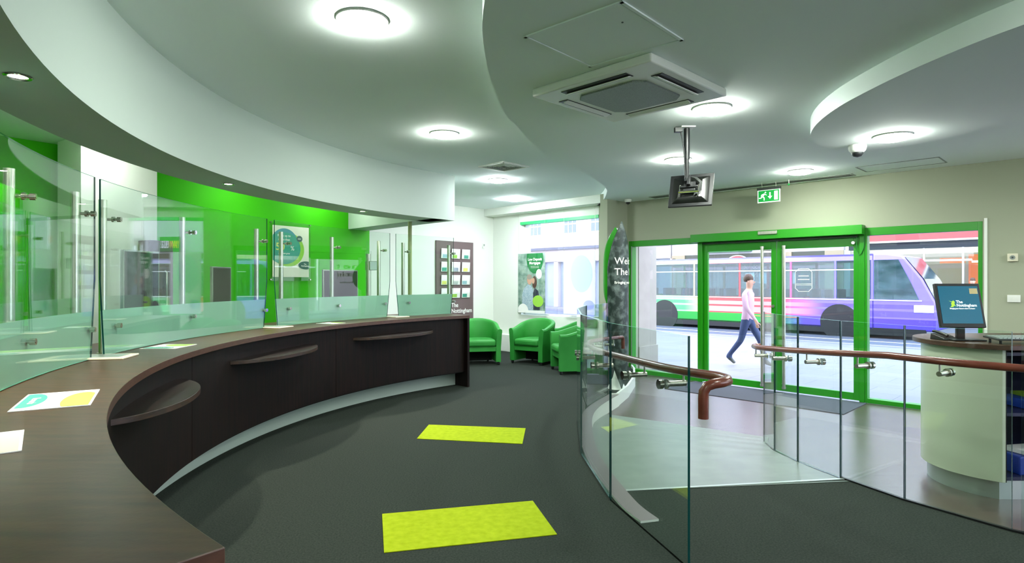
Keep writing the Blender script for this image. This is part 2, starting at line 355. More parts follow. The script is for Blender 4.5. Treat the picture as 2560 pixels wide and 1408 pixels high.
# ------------------------------------------------------------------ setting: ceilings
EDGE = [(.75, -3.2), (.72, -.6), (.45, .9), (.05, 2.1), (-.138, 3.05), (-.17, 3.72), (-.14, 4.37), (-.058, 5.13), (.063, 5.59), (.25, 6.37), (.52, 7.13), (.84, 7.69), (1.17, 8.41), (1.44, 9.2), (1.53, 9.71), (1.60, 10.5), (1.60, 11.4)]
struct('ceiling', MB().prism([(-8, -3.4), (9.6, -3.4), (q1.x+.3, q1.y+.3), (corner.x-.3, corner.y+.8), (G.x-.3, G.y), (g_end.x-.3, g_end.y), (-8, 3)], ZL, ZL+.15), 'ceil')
e = [(p.x, p.y) for p in spline(EDGE, 6)]
struct('ceiling', MB().prism(e+[(fac(9.5).x, fac(9.5).y), (9.4, -3.2)], ZC, ZL), 'ceil', smooth=50)
raft = spline([(3.95, .9), (3.3, 1.6), (2.85, 2.4), (2.57, 3.01), (2.455, 3.5), (2.41, 4.0), (2.42, 4.5), (2.52, 5.0), (2.72, 5.45), (3.05, 5.8), (3.4, 5.9), (3.72, 5.72), (3.93, 5.3), (4.0, 4.64), (4.1, 3.6), (4.3, 2.4), (4.6, 1.2)], 6)
struct('ceiling', MB().prism([(p.x, p.y) for p in raft], ZD, ZC), 'ceil', smooth=50)
# curved bulkhead over the counter, cross beam, staff ceiling
ZB = 2.413
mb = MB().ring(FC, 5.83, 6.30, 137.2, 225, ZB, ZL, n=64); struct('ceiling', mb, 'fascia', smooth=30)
E1 = Vector((-.86, 9.0, 0)); G1 = Vector((-2.62, 10.82, 0)); bd = (G1-E1).normalized(); bnrm = Vector((-bd.y, bd.x, 0))
if bnrm.y > 0: bnrm = -bnrm
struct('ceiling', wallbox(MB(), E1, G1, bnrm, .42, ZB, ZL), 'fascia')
# ------------------------------------------------------------------ ceiling lamps
def ceiling_light(x, y, z, label, lit='lamp'):
    t = thing('ceiling_light', label, 'ceiling light', (x, y, z), 0, 'round lit ceiling lights')
    MB().lathe([(.153, 0), (.155, -.006), (.153, -.014), (.149, -.015)], n=40).build('rim', 'white', t, world=False, smooth=30)
    d = MB().lathe([(.15, -.014), (.146, -.024), (.128, -.036), (.095, -.044), (.05, -.048), (.001, -.049)], n=40).build('diffuser', lit, t, world=False, smooth=60)
    return t
ceiling_light(-.9, 3.61, ZL, 'large glowing round light nearest the camera, above the carpet')
ceiling_light(-.72, 6.39, ZL, 'glowing round light between the nearest one and the square air vent')
ceiling_light(-.22, 9.3, ZL, 'glowing round light just beyond the square air vent', 'lamp_lounge')
ceiling_light(.05, 11.45, ZL, 'farthest glowing round light, nearest the lounge window', 'lamp_lounge')
ceiling_light(1.64, 4.93, ZC, 'glowing round light at the corner of the air conditioning unit')
ceiling_light(1.94, 7.01, ZC, 'glowing round light behind the hanging screen pole')
ceiling_light(3.72, 7.74, ZC, 'glowing round light above the exit sign')
ceiling_light(3.36, 5.30, ZD, 'glowing round light under the dropped ceiling raft beside the dome camera')
for x, y, z in ((-1.3, .6, ZL), (-1.0, -2, ZL), (2.2, 1.6, ZC), (2.2, -1.2, ZC), (5.9, 3.2, ZC), (6.6, 4.9, ZC), (6.2, -.4, ZC), (-5.2, 2.4, ZL)):  # unseen lamps, added to raise the room's brightness
    ceiling_light(x, y, z, 'added round ceiling light out of view that brightens the room')
def downlight(a, label, r=6.06):
    p = pol(FC, r, a, ZB)
    t = thing('downlight', label, 'downlight', p, 0, 'small downlights under the curved bulkhead')
    MB().lathe([(.052, 0), (.054, -.004), (.05, -.008), (.038, -.006), (.036, 0)], n=28).build('rim', 'chrome', t, world=False, smooth=40)
    MB().lathe([(.036, -.001), (.03, -.003), (.001, -.004)], n=24).build('lamp', 'spot', t, world=False)
    l = bpy.data.lights.new('downlight_beam', 'SPOT'); l.energy = 70; l.spot_size = R(115); l.spot_blend = .8; l.color = (1, .96, .80); l.shadow_soft_size = .04
    o = bpy.data.objects.new('downlight_beam', l); C.objects.link(o); o.parent = t; o.location = (0, 0, -.03)
def ang(c, x, y): return math.degrees(math.atan2(y-c[1], x-c[0])) % 360
downlight(ang(FC, -2.23, 2.65), 'small recessed downlight at the left edge of the view', 5.98)
downlight(ang(FC, -2.66, 5.61), 'small recessed downlight above the green wall, left of the wall poster', 6.03)
downlight(ang(FC, -1.93, 7.78), 'small recessed downlight nearest the end of the curved bulkhead', 6.0)
# lamps of the staff side, above the bulkhead's lower edge
for x, y in ((-3.6, 8.3), (-4.3, 6.3), (-4.6, 4.3), (-2.9, 9.6)):
    t = thing('ceiling_light', 'round lit ceiling light hidden behind the bulkhead on the staff side', 'ceiling light', (x, y, ZL), 0, 'lit ceiling lights on the staff side')
    MB().lathe([(.165, 0), (.165, -.016), (.15, -.018)], n=24).build('rim', 'white', t, world=False)
    MB().lathe([(.15, -.016), (.11, -.04), (.001, -.048)], n=24).build('diffuser', 'lamp_staff', t, world=False)

# ------------------------------------------------------------------ ceiling equipment
t = thing('air_conditioner', 'square four-way air conditioning cassette set in the ceiling', 'air conditioner', (.87, 4.45, ZC), UANG)
S = 1.02
mb = MB(); mb.box((0, 0, -.03), (S, S, .06)); mb.build('panel', 'white', t, world=False, bevel=.012)
g = MB(); hb_ = .29; ch = .07
g.prism([(-hb_+ch, -hb_), (hb_-ch, -hb_), (hb_, -hb_+ch), (hb_, hb_-ch), (hb_-ch, hb_), (-hb_+ch, hb_), (-hb_, hb_-ch), (-hb_, -hb_+ch)], -.072, -.058); g.build('return_grille', 'grille', t, world=False)
for k in range(4):
    m4 = Matrix.Rotation(k*math.pi/2, 4, 'Z')
    MB().box((0, .405, -.061), (.56, .085, .006)).xf(m4).build('air_slot', 'black', t, world=False)
    MB().box((0, .388, -.068), (.54, .045, .006), Matrix.Rotation(R(-18), 4, 'X')).xf(m4).build('louvre', 'white', t, world=False)
t = thing('access_hatch', 'large square access hatch flush in the ceiling beside the air conditioning unit', 'access hatch', (.54, 3.52, ZC), UANG+R(3))
mb = MB(); 
for k in range(4): mb.box((0, .325, -.004), (.67, .02, .008)); mb.xf(Matrix.Rotation(math.pi/2, 4, 'Z'))
mb.build('frame', 'ceil', t, world=False); MB().box((0, 0, -.003), (.618, .618, .004)).build('hatch_door', 'ceil', t, world=False); MB().cyl((.2, -.12, -.005), (.2, -.12, -.008), .006, 12).build('lock', 'dark', t, world=False)
t = thing('access_hatch', 'low rectangular access hatch in the ceiling close to the shopfront wall on the right', 'access hatch', fac(4.1, -.55, ZC), UANG)
mb = MB()
for y_ in (-.22, .22): mb.box((0, y_, -.003), (.86, .012, .006))
for x_ in (-.43, .43): mb.box((x_, 0, -.003), (.012, .45, .006))
mb.build('frame', 'grille', t, world=False); MB().box((0, 0, -.002), (.83, .42, .003)).build('hatch_door', 'ceil', t, world=False)
t = thing('air_vent', 'small square ceiling air vent with stepped louvres', 'air vent', (-.11, 8.22, ZL), UANG)
mb = MB()
for k in range(4): mb.box((0, .235, -.008), (.5, .035, .016)); mb.xf(Matrix.Rotation(math.pi/2, 4, 'Z'))
mb.build('frame', 'white', t, world=False, bevel=.003)
mb = MB()
for q_ in (.19, .145, .10, .055):
    for k in range(4): mb.box((0, q_, -.006), (2*q_+.03, .022, .004), Matrix.Rotation(R(35), 4, 'X')); mb.xf(Matrix.Rotation(math.pi/2, 4, 'Z'))
mb.build('louvre', 'white', t, world=False); MB().box((0, 0, -.0015), (.44, .44, .002)).build('backing', 'dark', t, world=False)
t = thing('linear_diffuser', 'long narrow ceiling air slot running above the entrance doors', 'air vent', fac(1.95, -.24, ZC), UANG)
MB().box((0, 0, -.004), (3.1, .20, .008)).build('frame', 'grille', t, world=False)
mb = MB()
for y_ in (-.055, 0, .055): mb.box((0, y_, -.009), (3.04, .012, .006))
mb.build('slot', 'dark', t, world=False)
t = thing('dome_camera', 'white dome security camera with black lens bowl on the ceiling', 'security camera', (3.27, 5.68, ZD))
MB().lathe([(.075, 0), (.078, -.02), (.07, -.05), (.052, -.07)], n=32).build('housing', 'white', t, world=False, smooth=50)
MB().lathe([(.05, -.066), (.048, -.085), (.034, -.105), (.001, -.114)], n=28).build('dome', 'black', t, world=False, smooth=60)
t = thing('dome_camera', 'small grey dome camera in the ceiling corner above the curved banner', 'security camera', (2.02, 10.45, ZC))
MB().lathe([(.06, 0), (.062, -.02), (.055, -.04), (.04, -.05)], n=28).build('housing', 'white', t, world=False, smooth=50)
MB().lathe([(.04, -.05), (.036, -.07), (.001, -.09)], n=24).build('dome', 'black', t, world=False, smooth=60)

# hanging screen
px_, py_ = 1.62, 5.56
t = thing('hanging_screen', 'black flat screen seen from behind, hanging on a pole from the ceiling', 'screen', (px_, py_, ZC))
MB().box((0, 0, -.006), (.13, .13, .012)).build('ceiling_plate', 'white', t, world=False, bevel=.003)
MB().cyl((0, 0, -.01), (0, 0, -.30), .027, 24).cyl((0, 0, -.28), (0, 0, -.50), .022, 24).build('pole', 'black', t, world=False, smooth=40)
MB().box((-.085, -.02, -.03), (.07, .05, .045)).build('socket_box', 'dark', t, world=False, bevel=.004)
MB().tube([(-.06, -.01, -.04), (-.045, -.012, -.12), (-.034, -.02, -.2), (-.03, -.022, -.34), (-.02, -.03, -.47)], .005, 8).build('cable', 'black', t, world=False, smooth=60)
sc_c = Vector((.025, -.0, -.56)); yaw = R(-30)
m4 = Matrix.Translation(sc_c) @ Matrix.Rotation(yaw, 4, 'Z') @ Matrix.Rotation(R(-20), 4, 'X')
mb = MB(); mb.box((0, .06, 0), (.40, .022, .33)); mb.xf(m4).build('bezel', 'black', t, world=False, bevel=.004)
mb = MB(); mb.add([(-.17, .05, -.135), (.17, .05, -.135), (.17, .05, .135), (-.17, .05, .135), (-.11, .015, -.09), (.11, .015, -.09), (.11, .015, .09), (-.11, .015, .09)], [(0, 1, 5, 4), (1, 2, 6, 5), (2, 3, 7, 6), (3, 0, 4, 7), (4, 5, 6, 7)]); mb.xf(m4).build('back_shell', mat('satin_black_shell', (12, 14, 12), .3, spec=.5), t, world=False, bevel=.004)
MB().box((0, .073, 0), (.36, .002, .285)).xf(m4).build('display', 'recess', t, world=False)
mb = MB().box((0, 0, 0), (.11, .03, .11)).box((0, -.02, .0), (.16, .02, .02)).box((0, -.035, .05), (.03, .05, .09)); mb.xf(m4).build('mount_plate', 'black', t, world=False, bevel=.003)
mb = MB().cyl((-.085, -.015, -.1), (-.085, -.015, .02), .007, 10).cyl((.085, -.015, -.1), (.085, -.015, .02), .007, 10).cyl((-.09, -.02, -.05), (.09, -.02, -.05), .012, 12); mb.xf(m4).build('bracket_rod', 'chrome', t, world=False)
mb = MB()
for k in range(3): mb.tube([(0, -.03, .1), (.05+.01*k, -.035, .08), (.10+.01*k, -.03, .03), (.09+.01*k, -.02, -.04), (.05, -.015, -.09+.01*k)], .004, 8)
mb.xf(m4).build('cable', 'dark', t, world=False, smooth=60)

# exit sign
ec = fac(2.45, -.42, 2.75)
t = thing('exit_sign', 'green emergency exit sign with running figure, down arrow and door', 'exit sign', ec, UANG)
MB().box((0, 0, .085), (.33, .05, .035)).build('housing', 'dark', t, world=False, bevel=.003)
for x_ in (-.1, .1): MB().cyl((x_, 0, .10), (x_, 0, ZC-2.75), .004, 8).build('hanger', 'steel', t, world=False)
MB().box((0, 0, -.02), (.32, .012, .185)).build('border', 'sign_white', t, world=False)
MB().box((0, -.0075, -.02), (.295, .003, .16)).build('sign_face', 'sign_green', t, world=False)
fm = frame((0, -.0095, -.02), (1, 0, 0), (0, 0, 1))
def seg(mb, a, b, w0, w1=None, z0=0, z1=.002):
    a = Vector(a); b = Vector(b); d = (b-a).normalized(); p = Vector((-d.y, d.x)); w1 = w0 if w1 is None else w1
    return mb.prism([a-p*w0, b-p*w1, b+p*w1, a+p*w0], z0, z1)
mb = MB(); mb.prism(disc_pts(-.045, .052, .011, .011, 14), 0, .002)
for a, b, w0 in (((-.058, .035), (-.088, -.005), .010), ((-.06, .035), (-.03, .012), .005), ((-.064, .032), (-.098, .022), .005), ((-.098, .022), (-.108, .0), .005), ((-.085, -.004), (-.062, -.026), .008), ((-.062, -.026), (-.064, -.062), .007), ((-.088, -.004), (-.112, -.026), .008), ((-.112, -.026), (-.138, -.024), .007)): seg(mb, a, b, w0)
mb.xf(fm).build('running_figure', 'sign_white', t, world=False)
mb = MB(); seg(mb, (.02, .05), (.02, -.01), .009); mb.prism([(-.012, -.005), (.02, -.045), (.052, -.005)], 0, .002); mb.xf(fm).build('arrow', 'sign_white', t, world=False)
MB().box((.105, -.009, -.02), (.05, .003, .125)).build('door_symbol', 'sign_white', t, world=False)
t = thing('indicator_lamp', 'tiny green indicator lamp beside the exit sign', 'indicator lamp', fac(2.72, -.40, ZC))
MB().cyl((0, 0, 0), (0, 0, -.05), .006, 10).build('stem', 'white', t, world=False); MB().lathe([(.001, -.05), (.012, -.056), (.014, -.07), (.001, -.084)], n=14).build('lens', 'sign_green', t, world=False)

# ------------------------------------------------------------------ shopfront: window 1 (lounge), window 2, doors, window 3
def pane(parent, s0, s1, d, z0, z1, name='glass_pane'): return fbox(MB(), s0, s1, d-.003, d+.003, z0, z1).build(name, 'wglass', parent)
def frame4(parent, s0, s1, z0, z1, wl, wr, wt, wb, d0, d1, m='green', name='frame', bev=.004):
    mb = MB(); fbox(mb, s0, s0+wl, d0, d1, z0, z1); fbox(mb, s1-wr, s1, d0, d1, z0, z1); fbox(mb, s0+wl, s1-wr, d0, d1, z1-wt, z1); fbox(mb, s0+wl, s1-wr, d0, d1, z0, z0+wb)
    return mb.build(name, m, parent, bevel=bev)
t = thing('window_1', None, None, fac(-1.9, .1, .8), 0, kind='structure')
frame4(t, -2.95, -.9, .80, 2.75, .03, .03, .03, .03, .10, .16, 'white'); pane(t, -2.92, -.93, .13, .83, 2.72)
fbox(MB(), -2.97, -.9, -.012, .10, 2.70, 2.76).build('head_bar', mat('mint_green_bar', (60, 200, 120), .4), t)
t = thing('window_2', None, None, fac(.45, .1, LOW), 0, kind='structure')
frame4(t, -.23, 1.12, LOW, 2.225, .075, .0, .10, .075, .0, .12); pane(t, -.155, 1.12, .07, LOW+.075, 2.125)
MB(); fbox(MB(), -.172, -.160, -.006, .0, LOW+.06, 2.13).build('glazing_bead', 'alu', t)
t = thing('window_3', None, None, fac(4.2, .1, LOW), 0, kind='structure')
frame4(t, 3.565, 4.83, LOW, 2.225, .03, .045, .105, .06, .0, .12); pane(t, 3.6, 4.79, .07, LOW+.06, 2.12)
t = thing('added_window_4', None, None, fac(7.6, .1, .3), 0, kind='structure')  # invented window out of view, added to bring daylight onto the ceiling
frame4(t, 6.1, 9.2, .3, 2.3, .06, .06, .08, .06, .0, .12); pane(t, 6.16, 9.14, .07, .36, 2.22)
t = thing('trim_6', None, None, fac(4.9, 0, LOW), 0, kind='structure'); fbox(MB(), 4.845, 4.875, -.012, 0, LOW, 2.26).build('architrave', 'white', t)
t = thing('door_1', None, None, fac(2.35, 0, LOW), 0, kind='structure')
mb = MB(); fbox(mb, 1.12, 1.20, -.01, .12, LOW, 2.2); fbox(mb, 3.50, 3.565, -.01, .12, LOW, 2.2); fbox(mb, 1.2, 3.5, 0, .12, 2.10, 2.2); mb.build('door_frame', 'green', t, bevel=.004)
fbox(MB(), 1.06, 3.57, -.14, -.005, 2.135, 2.262).build('operator_housing', 'green', t, bevel=.004)
fbox(MB(), 2.18, 2.46, -.165, -.14, 2.20, 2.25).build('motion_sensor', 'steel', t, bevel=.004)
fbox(MB(), 1.22, 3.48, -.03, .0, 2.105, 2.125).build('track', 'dark', t)
for s0, s1, hs, nm in ((1.205, 2.375, 2.20, 'l'), (2.385, 3.495, 2.52, 'r')):
    lf = frame4(t, s0, s1, LOW+.012, 2.098, .075, .075, .115, .10, .03, .075, name='door_leaf')
    if nm == 'l': lf2 = lf
    p = pane(t, s0+.075, s1-.075, .052, LOW+.11, 1.985, 'door_glass')
    h = MB(); a = fac(hs, -.055, LOW+.06); b = fac(hs, -.055, 2.03); h.cyl(a, b, .023, 24).cyl(a, a+Vector((0, 0, .03)), .03, 20).cyl(b-Vector((0, 0, .03)), b, .03, 20)
    h.build('pull_handle', 'steel', t, smooth=50)
    mb = MB()
    for z in (LOW+.12, 1.97): mb.cyl(fac(hs, -.055, z), fac(hs+(.1 if nm == 'l' else -.06), .035, z), .009, 10)
    mb.build('handle_bracket', 'steel', t)
MB().cyl(fac(2.335, .03, 1.13), fac(2.335, .005, 1.13), .022, 20).build('lock', 'steel', t)
# cable and button at the top right of the doors
tag(MB().tube([fac(3.47, -.012, 2.10), fac(3.47, -.02, 2.02), fac(3.47, -.015, 1.93), fac(3.50, -.02, 1.86), fac(3.53, -.02, 1.88), fac(3.56, -.02, 1.97), fac(3.565, -.02, 2.12)], .006, 8).build('wire_loop', 'green_dk', t, smooth=60))
MB().cyl(fac(3.43, -.0, 2.03), fac(3.43, -.03, 2.03), .022, 16).build('contact_button', 'white', t)
# white etched plaque logo on the right door leaf
fm = frame(fac(2.76, .047, 1.52), U, (0, 0, 1))
mb = MB(); w_, h_ = .115, .165; c_ = .045
pts = [(-w_+c_, h_), (w_-c_, h_), (w_-c_*.4, h_-c_*.7), (w_, h_-c_), (w_, -h_+c_), (w_-c_*.4, -h_+c_*.7), (w_-c_, -h_), (-w_+c_, -h_), (-w_+c_*.4, -h_+c_*.7), (-w_, -h_+c_), (-w_, h_-c_), (-w_+c_*.4, h_-c_*.7)]
for i in range(12): seg(mb, pts[i-1], pts[i], .0035)
for y_, hw in ((.06, .07), (.01, .08), (-.055, .105), (-.072, .105)): seg(mb, (-hw, y_), (hw, y_), .006 if y_ > 0 else .003)
mb.xf(fm).build('door_sticker', 'wsheet', t)
tag(fbox(MB(), 1.1, 3.6, -1.0, -.05, LOW, LOW+.008).build('entrance_mat', mat('grey_entrance_mat', (64, 66, 76), .9)), 'dark grey mat on the floor inside the entrance doors', 'mat')

# posters hanging in the lounge window
def hang_poster(s0, s1, d, z0, z1, label, paint):
    t = thing('hanging_poster', label, 'poster', fac((s0+s1)/2, d, z0), UANG)
    w_ = s1-s0; h_ = z1-z0
    MB().box((0, 0, h_/2), (w_, .012, h_)).build('acrylic_pocket', 'acrylic', t, world=False)
    MB().box((0, 0, h_/2), (w_-.03, .004, h_-.03)).build('sheet', paint[0], t, world=False)
    for x_ in (-w_/2+.02, w_/2-.02): MB().cyl((x_, 0, h_), (x_, 0, ZC-z0), .002, 6).build('cable', 'steel', t, world=False)
    fm = frame((0, -.003, h_/2), (1, 0, 0), (0, 0, 1))
    for name, kind, poly, lift in paint[1]:
        p = clip(poly, -w_/2+.018, w_/2-.018, -h_/2+.018, h_/2-.018)
        if len(p) > 2: flat(fm, p, lift, .001).build(name, kind, t, world=False)
    return t, fm, w_, h_
def paper(name, rgb, k=.5):
    m = bpy.data.materials.new(name); m.use_nodes = True; nt = m.node_tree; nt.nodes.clear(); L = nt.links.new
    o = nt.nodes.new('ShaderNodeOutputMaterial'); a = nt.nodes.new('ShaderNodeMixShader'); d = nt.nodes.new('ShaderNodeBsdfDiffuse'); t_ = nt.nodes.new('ShaderNodeBsdfTranslucent')
    d.inputs[0].default_value = lin(rgb); t_.inputs[0].default_value = lin(rgb); a.inputs[0].default_value = k; L(d.outputs[0], a.inputs[1]); L(t_.outputs[0], a.inputs[2]); L(a.outputs[0], o.inputs[0]); return m
M['foliage'] = mat('blurred_foliage_print', (88, 128, 110), .5, noise=((7, 7, 7), (176, 196, 188), 5, .35, .7))
M['check'] = mat('check_shirt_print', (150, 176, 196), .5, noise=((60, 60, 60), (190, 206, 214), 1, .4, .6))
M['skin'] = mat('skin', (206, 158, 134), .6); M['hair'] = mat('brown_hair', (78, 52, 38), .6); M['greyhair'] = mat('grey_hair_print', (150, 140, 128), .6); M['navy'] = mat('navy_cloth', (38, 48, 66), .7)
paint = ['foliage', [
    ('green_circle', 'dgreen', disc_pts(.10, .50, .235, .30), .0), ('pale_badge', 'wsheet', disc_pts(.215, .19, .08, .10, 28), .0012),
    ('shirt_shape', 'check', [(-.26, -.62), (-.27, -.25), (-.22, -.12), (-.10, -.02), (.0, -.05), (.06, -.16), (.05, -.62)], .0008),
    ('face_shape', 'skin', disc_pts(-.05, .07, .07, .10, 24), .0016), ('grey_hair_shape', 'greyhair', disc_pts(-.055, .13, .072, .055, 24), .0024),
    ('hair_shape', 'hair', disc_pts(.09, .02, .065, .13, 24), .0008), ('face_shape', 'skin', disc_pts(.055, .05, .04, .06, 20), .0016),
    ('dress_shape', 'navy', [(.06, -.55), (.05, -.2), (.10, -.1), (.20, -.16), (.24, -.35), (.24, -.55)], .0016),
    ('lime_blob', 'limep', disc_pts(.19, -.37, .15, .12, 28), .0024), ('white_corner', 'wsheet', disc_pts(-.24, -.60, .16, .17, 28), .0024),
    ('base_strip', 'wsheet', [(-.5, -.9), (.5, -.9), (.5, -.565), (-.5, -.565)], .0032)]]
t, fm, w_, h_ = hang_poster(-3.0, -2.2, -.05, .83, 2.10, 'photo poster of a couple with a green circle, hanging left in the lounge window', paint)
for s_, y_, tx in ((.075, .47, 'Low Deposit'), (.075, .395, 'Mortgages')): text_mb(tx, s_, fm @ Matrix.Translation((.10, y_, .003)), .001, bold=.002).build('lettering', 'wsheet', t, world=False)
for y_ in (.34, .315): text_mb('Find out how we could help', .02, fm @ Matrix.Translation((.10, y_, .003)), .001).build('lettering', 'wsheet', t, world=False)
M['ghost'] = paper('pale_teal_print', (240, 248, 248), .9); M['ghost2'] = paper('pale_lilac_print', (228, 232, 246), .9)
M['bright'] = paper('white_poster_print', (250, 248, 250), .85)
paint = ['bright', [('pale_circle', 'ghost', disc_pts(.06, .18, .27, .36), 0), ('lilac_oval', 'ghost2', disc_pts(.24, -.42, .13, .09), .0012)]]
hang_poster(-1.74, -.93, -.05, .85, 2.09, 'plain white poster seen from behind, hanging right in the lounge window', paint)

# ------------------------------------------------------------------ curved service counter
A0, A1 = 131.9, 229.4
pc = pol(CC, 5.4, 180, 0)
t = thing('service_counter', 'long curved dark wood counter with polished top and pale plinth', 'counter', (pc.x, pc.y, 0))
MB().ring(CC, 4.96, 5.95, A0, A1, .978, 1.02, n=90, side=1).build('countertop', ['top_wood', 'edge_wood'], t, smooth=30, bevel=.002)
seams = [A0+.45, 158.38, 186.37, 214.4, A1-.45]
for a, b in zip(seams[:-1], seams[1:]): MB().ring(CC, 5.03, 5.05, a+.035, b-.035, .215, .978, n=26).build('front_panel', 'dark_wood', t, smooth=30)
MB().ring(CC, 5.05, 5.07, A0+.4, A1-.4, .20, .978, n=80).build('carcass_lining', 'recess', t, smooth=30)
MB().ring(CC, 5.25, 5.27, A0+.4, A1-.4, 0, .23, n=90).build('plinth', 'plinth', t, smooth=30)
for a in (A0+.22, A1-.22): MB().ring(CC, 4.962, 5.93, a-.22, a+.22, .0, .978, n=2).build('end_panel', 'dark_wood', t, bevel=.002)
for a, hw_, dp_ in ((147.0, 8.0, .30), (171.0, 8.0, .31), (196.3, 7.2, .28)):
    P = []; n_ = 28
    for i in range(n_+1):
        u_ = -1+2*i/n_; P.append(pol(CC, 5.035-dp_*(1-abs(u_)**2.2)**.7, a+hw_*u_))
    P += [pol(CC, 5.035, a+hw_*(1-2*i/12)) for i in range(1, 12)]
    MB().prism([(p.x, p.y) for p in P], .812, .845, side=1).build('bag_shelf', ['dark_wood', 'shelf_edge'], t, smooth=40, bevel=.003)
# glass screens on the counter
ZTOP = 2.15; ZBEND = 1.51
def arcpanel(mb, r, th, aL, aR, z0, z1, cut=1.0):
    n = 22; levels = [(z0, cut), (z0+(ZBEND-z0)*.5, cut*.5), (ZBEND, 0), (z1, 0)] if z1 > ZBEND else [(z0, cut), (z1, cut*(1-(z1-z0)/(ZBEND-z0)))]
    vs = []; L = len(levels)
    for z, c in levels:
        for i in range(n+1):
            a = (aL+c)+((aR-c)-(aL+c))*i/n; vs.append(pol(CC, r, a, z)); vs.append(pol(CC, r+th, a, z))
    m = 2*(n+1); fs = []; mm = []
    for l in range(L-1):
        o, o2 = l*m, (l+1)*m
        for i in range(n):
            fs.append((o+2*i, o+2*i+2, o2+2*i+2, o2+2*i)); mm.append(0); fs.append((o+2*i+1, o2+2*i+1, o2+2*i+3, o+2*i+3)); mm.append(0)
        fs.append((o, o2, o2+1, o+1)); mm.append(1); fs.append((o+2*n, o+2*n+1, o2+2*n+1, o2+2*n)); mm.append(1)
    for l, in ((0,), (L-1,)):
        o = l*m
        for i in range(n): fs.append((o+2*i, o+2*i+1, o+2*i+3, o+2*i+2)); mm.append(2)
    return mb.add(vs, fs, mm)
screens = [(131.3, 142.3, (131.75, 140.4), 'glass counter screen at the far end, in front of the leaflet board'),
           (143.4, 164.15, (144.9, 153.4, 162.2), 'glass counter screen in front of the wall poster and purple-lit monitor'),
           (165.4, 191.1, (166.3, 178.0, 189.3), 'long glass counter screen in front of the white pillar, third from the far end'),
           (191.85, 215.5, (193.0, 201.2, 213.5), 'nearest glass counter screen, running out of the left edge of the view')]
for aL, aR, posts, lb in screens:
    p0 = pol(CC, 5.43, (aL+aR)/2, 1.02)
    t = thing('counter_screen', lb, 'glass screen', p0, 0, 'glass screens along the counter')
    arcpanel(MB(), 5.42, .010, aL, aR, 1.024, ZTOP, .55).build('glass_panel', ['glass', 'edge', 'edge_lt'], t, smooth=30)
    arcpanel(MB(), 5.4315, .001, aL, aR, 1.024, 1.315, .55).build('frosted_band', ['frost', 'frost', 'frost'], t, smooth=30)
    for a in posts:
        p = pol(CC, 5.485, a)
        MB().cyl((p.x, p.y, 1.02), (p.x, p.y, 2.04), .0235, 24).cyl((p.x, p.y, 1.02), (p.x, p.y, 1.03), .036, 24).build('post', 'steel', t, smooth=40)
        for z in (1.205, 1.915):
            i0 = pol(CC, 5.485, a, z); i1 = pol(CC, 5.39, a, z); sh = Vector((-.0, 0, 0))
            tang = pol(CC, 1, a+90)-Vector((CC[0], CC[1], 0)); tang.z = 0
            off = -tang*.045
            MB().cyl(i0+off*.2, i0+off, .008, 12).cyl(i0+off, i1+off, .009, 14).cyl(pol(CC, 5.416, a, z)+off, pol(CC, 5.392, a, z)+off, .017, 20).cyl(pol(CC, 5.448, a, z)+off, pol(CC, 5.434, a, z)+off, .019, 20).build('standoff', 'chrome', t, smooth=40)
# transaction dishes in the gaps and leaflets lying on the counter
for a, lb in ((191.5, 'cream transaction dish in the gap beside the nearest screen'), (164.8, 'cream transaction dish in the gap in front of the wall poster'), (142.8, 'cream transaction dish in the farthest gap between the screens')):
    t = thing('transaction_dish', lb, 'transaction tray', pol(CC, 5.42, a, 1.02), R(a), 'transaction dishes in the counter gaps')
    MB().box((-.02, 0, .006), (.34, .24, .012)).build('plate', 'offwhite', t, world=False, bevel=.004)
    MB().box((-.02, 0, .0125), (.27, .17, .002)).build('scoop', 'alu', t, world=False)
def counter_card(x, y, rz, w_, h_, lb, kind=0):
    t = thing('printed_card', lb, 'printed card', (x, y, 1.0205), rz, 'printed cards lying on the counter')
    MB().box((0, 0, .0015), (w_, h_, .003)).build('sheet', 'wsheet', t, world=False)
    fm = Matrix.Translation((0, 0, .003))
    q = lambda P: clip(P, -w_/2+.008, w_/2-.008, -h_/2+.008, h_/2-.008)
    if kind == 0:
        flat(fm, q(disc_pts(-.02, -.10, w_*.42, h_*.24)), 0, .0006).build('teal_shape', 'teal', t, world=False)
        flat(fm, q(disc_pts(.06, .08, w_*.5, h_*.25)), .0006, .0006).build('lime_shape', 'limep', t, world=False)
        text_mb('Rewards', .04, fm @ Matrix.Translation((0, -.09, .0015)), .0004).build('lettering', 'wsheet', t, world=False)
    else:
        flat(fm, q([(-.3, -.05), (.0, .02), (.3, -.1), (.3, .3), (-.3, .3)]), 0, .0006).build('cream_shape', 'offwhite', t, world=False)
    return t
counter_card(-1.835, 2.425, R(-60), .39, .25, 'white card with teal and lime shapes, nearest whole card on the counter')
counter_card(-1.595, 1.72, R(-52), .30, .30, 'white and cream card cut off by the left edge of the view', 1)
counter_card(-2.52, 4.41, R(0), .25, .30, 'pale teal card lying beneath the long glass screen')
counter_card(-2.077, 6.88, R(-23), .24, .22, 'pale card lying on the counter under the screen by the wall poster')

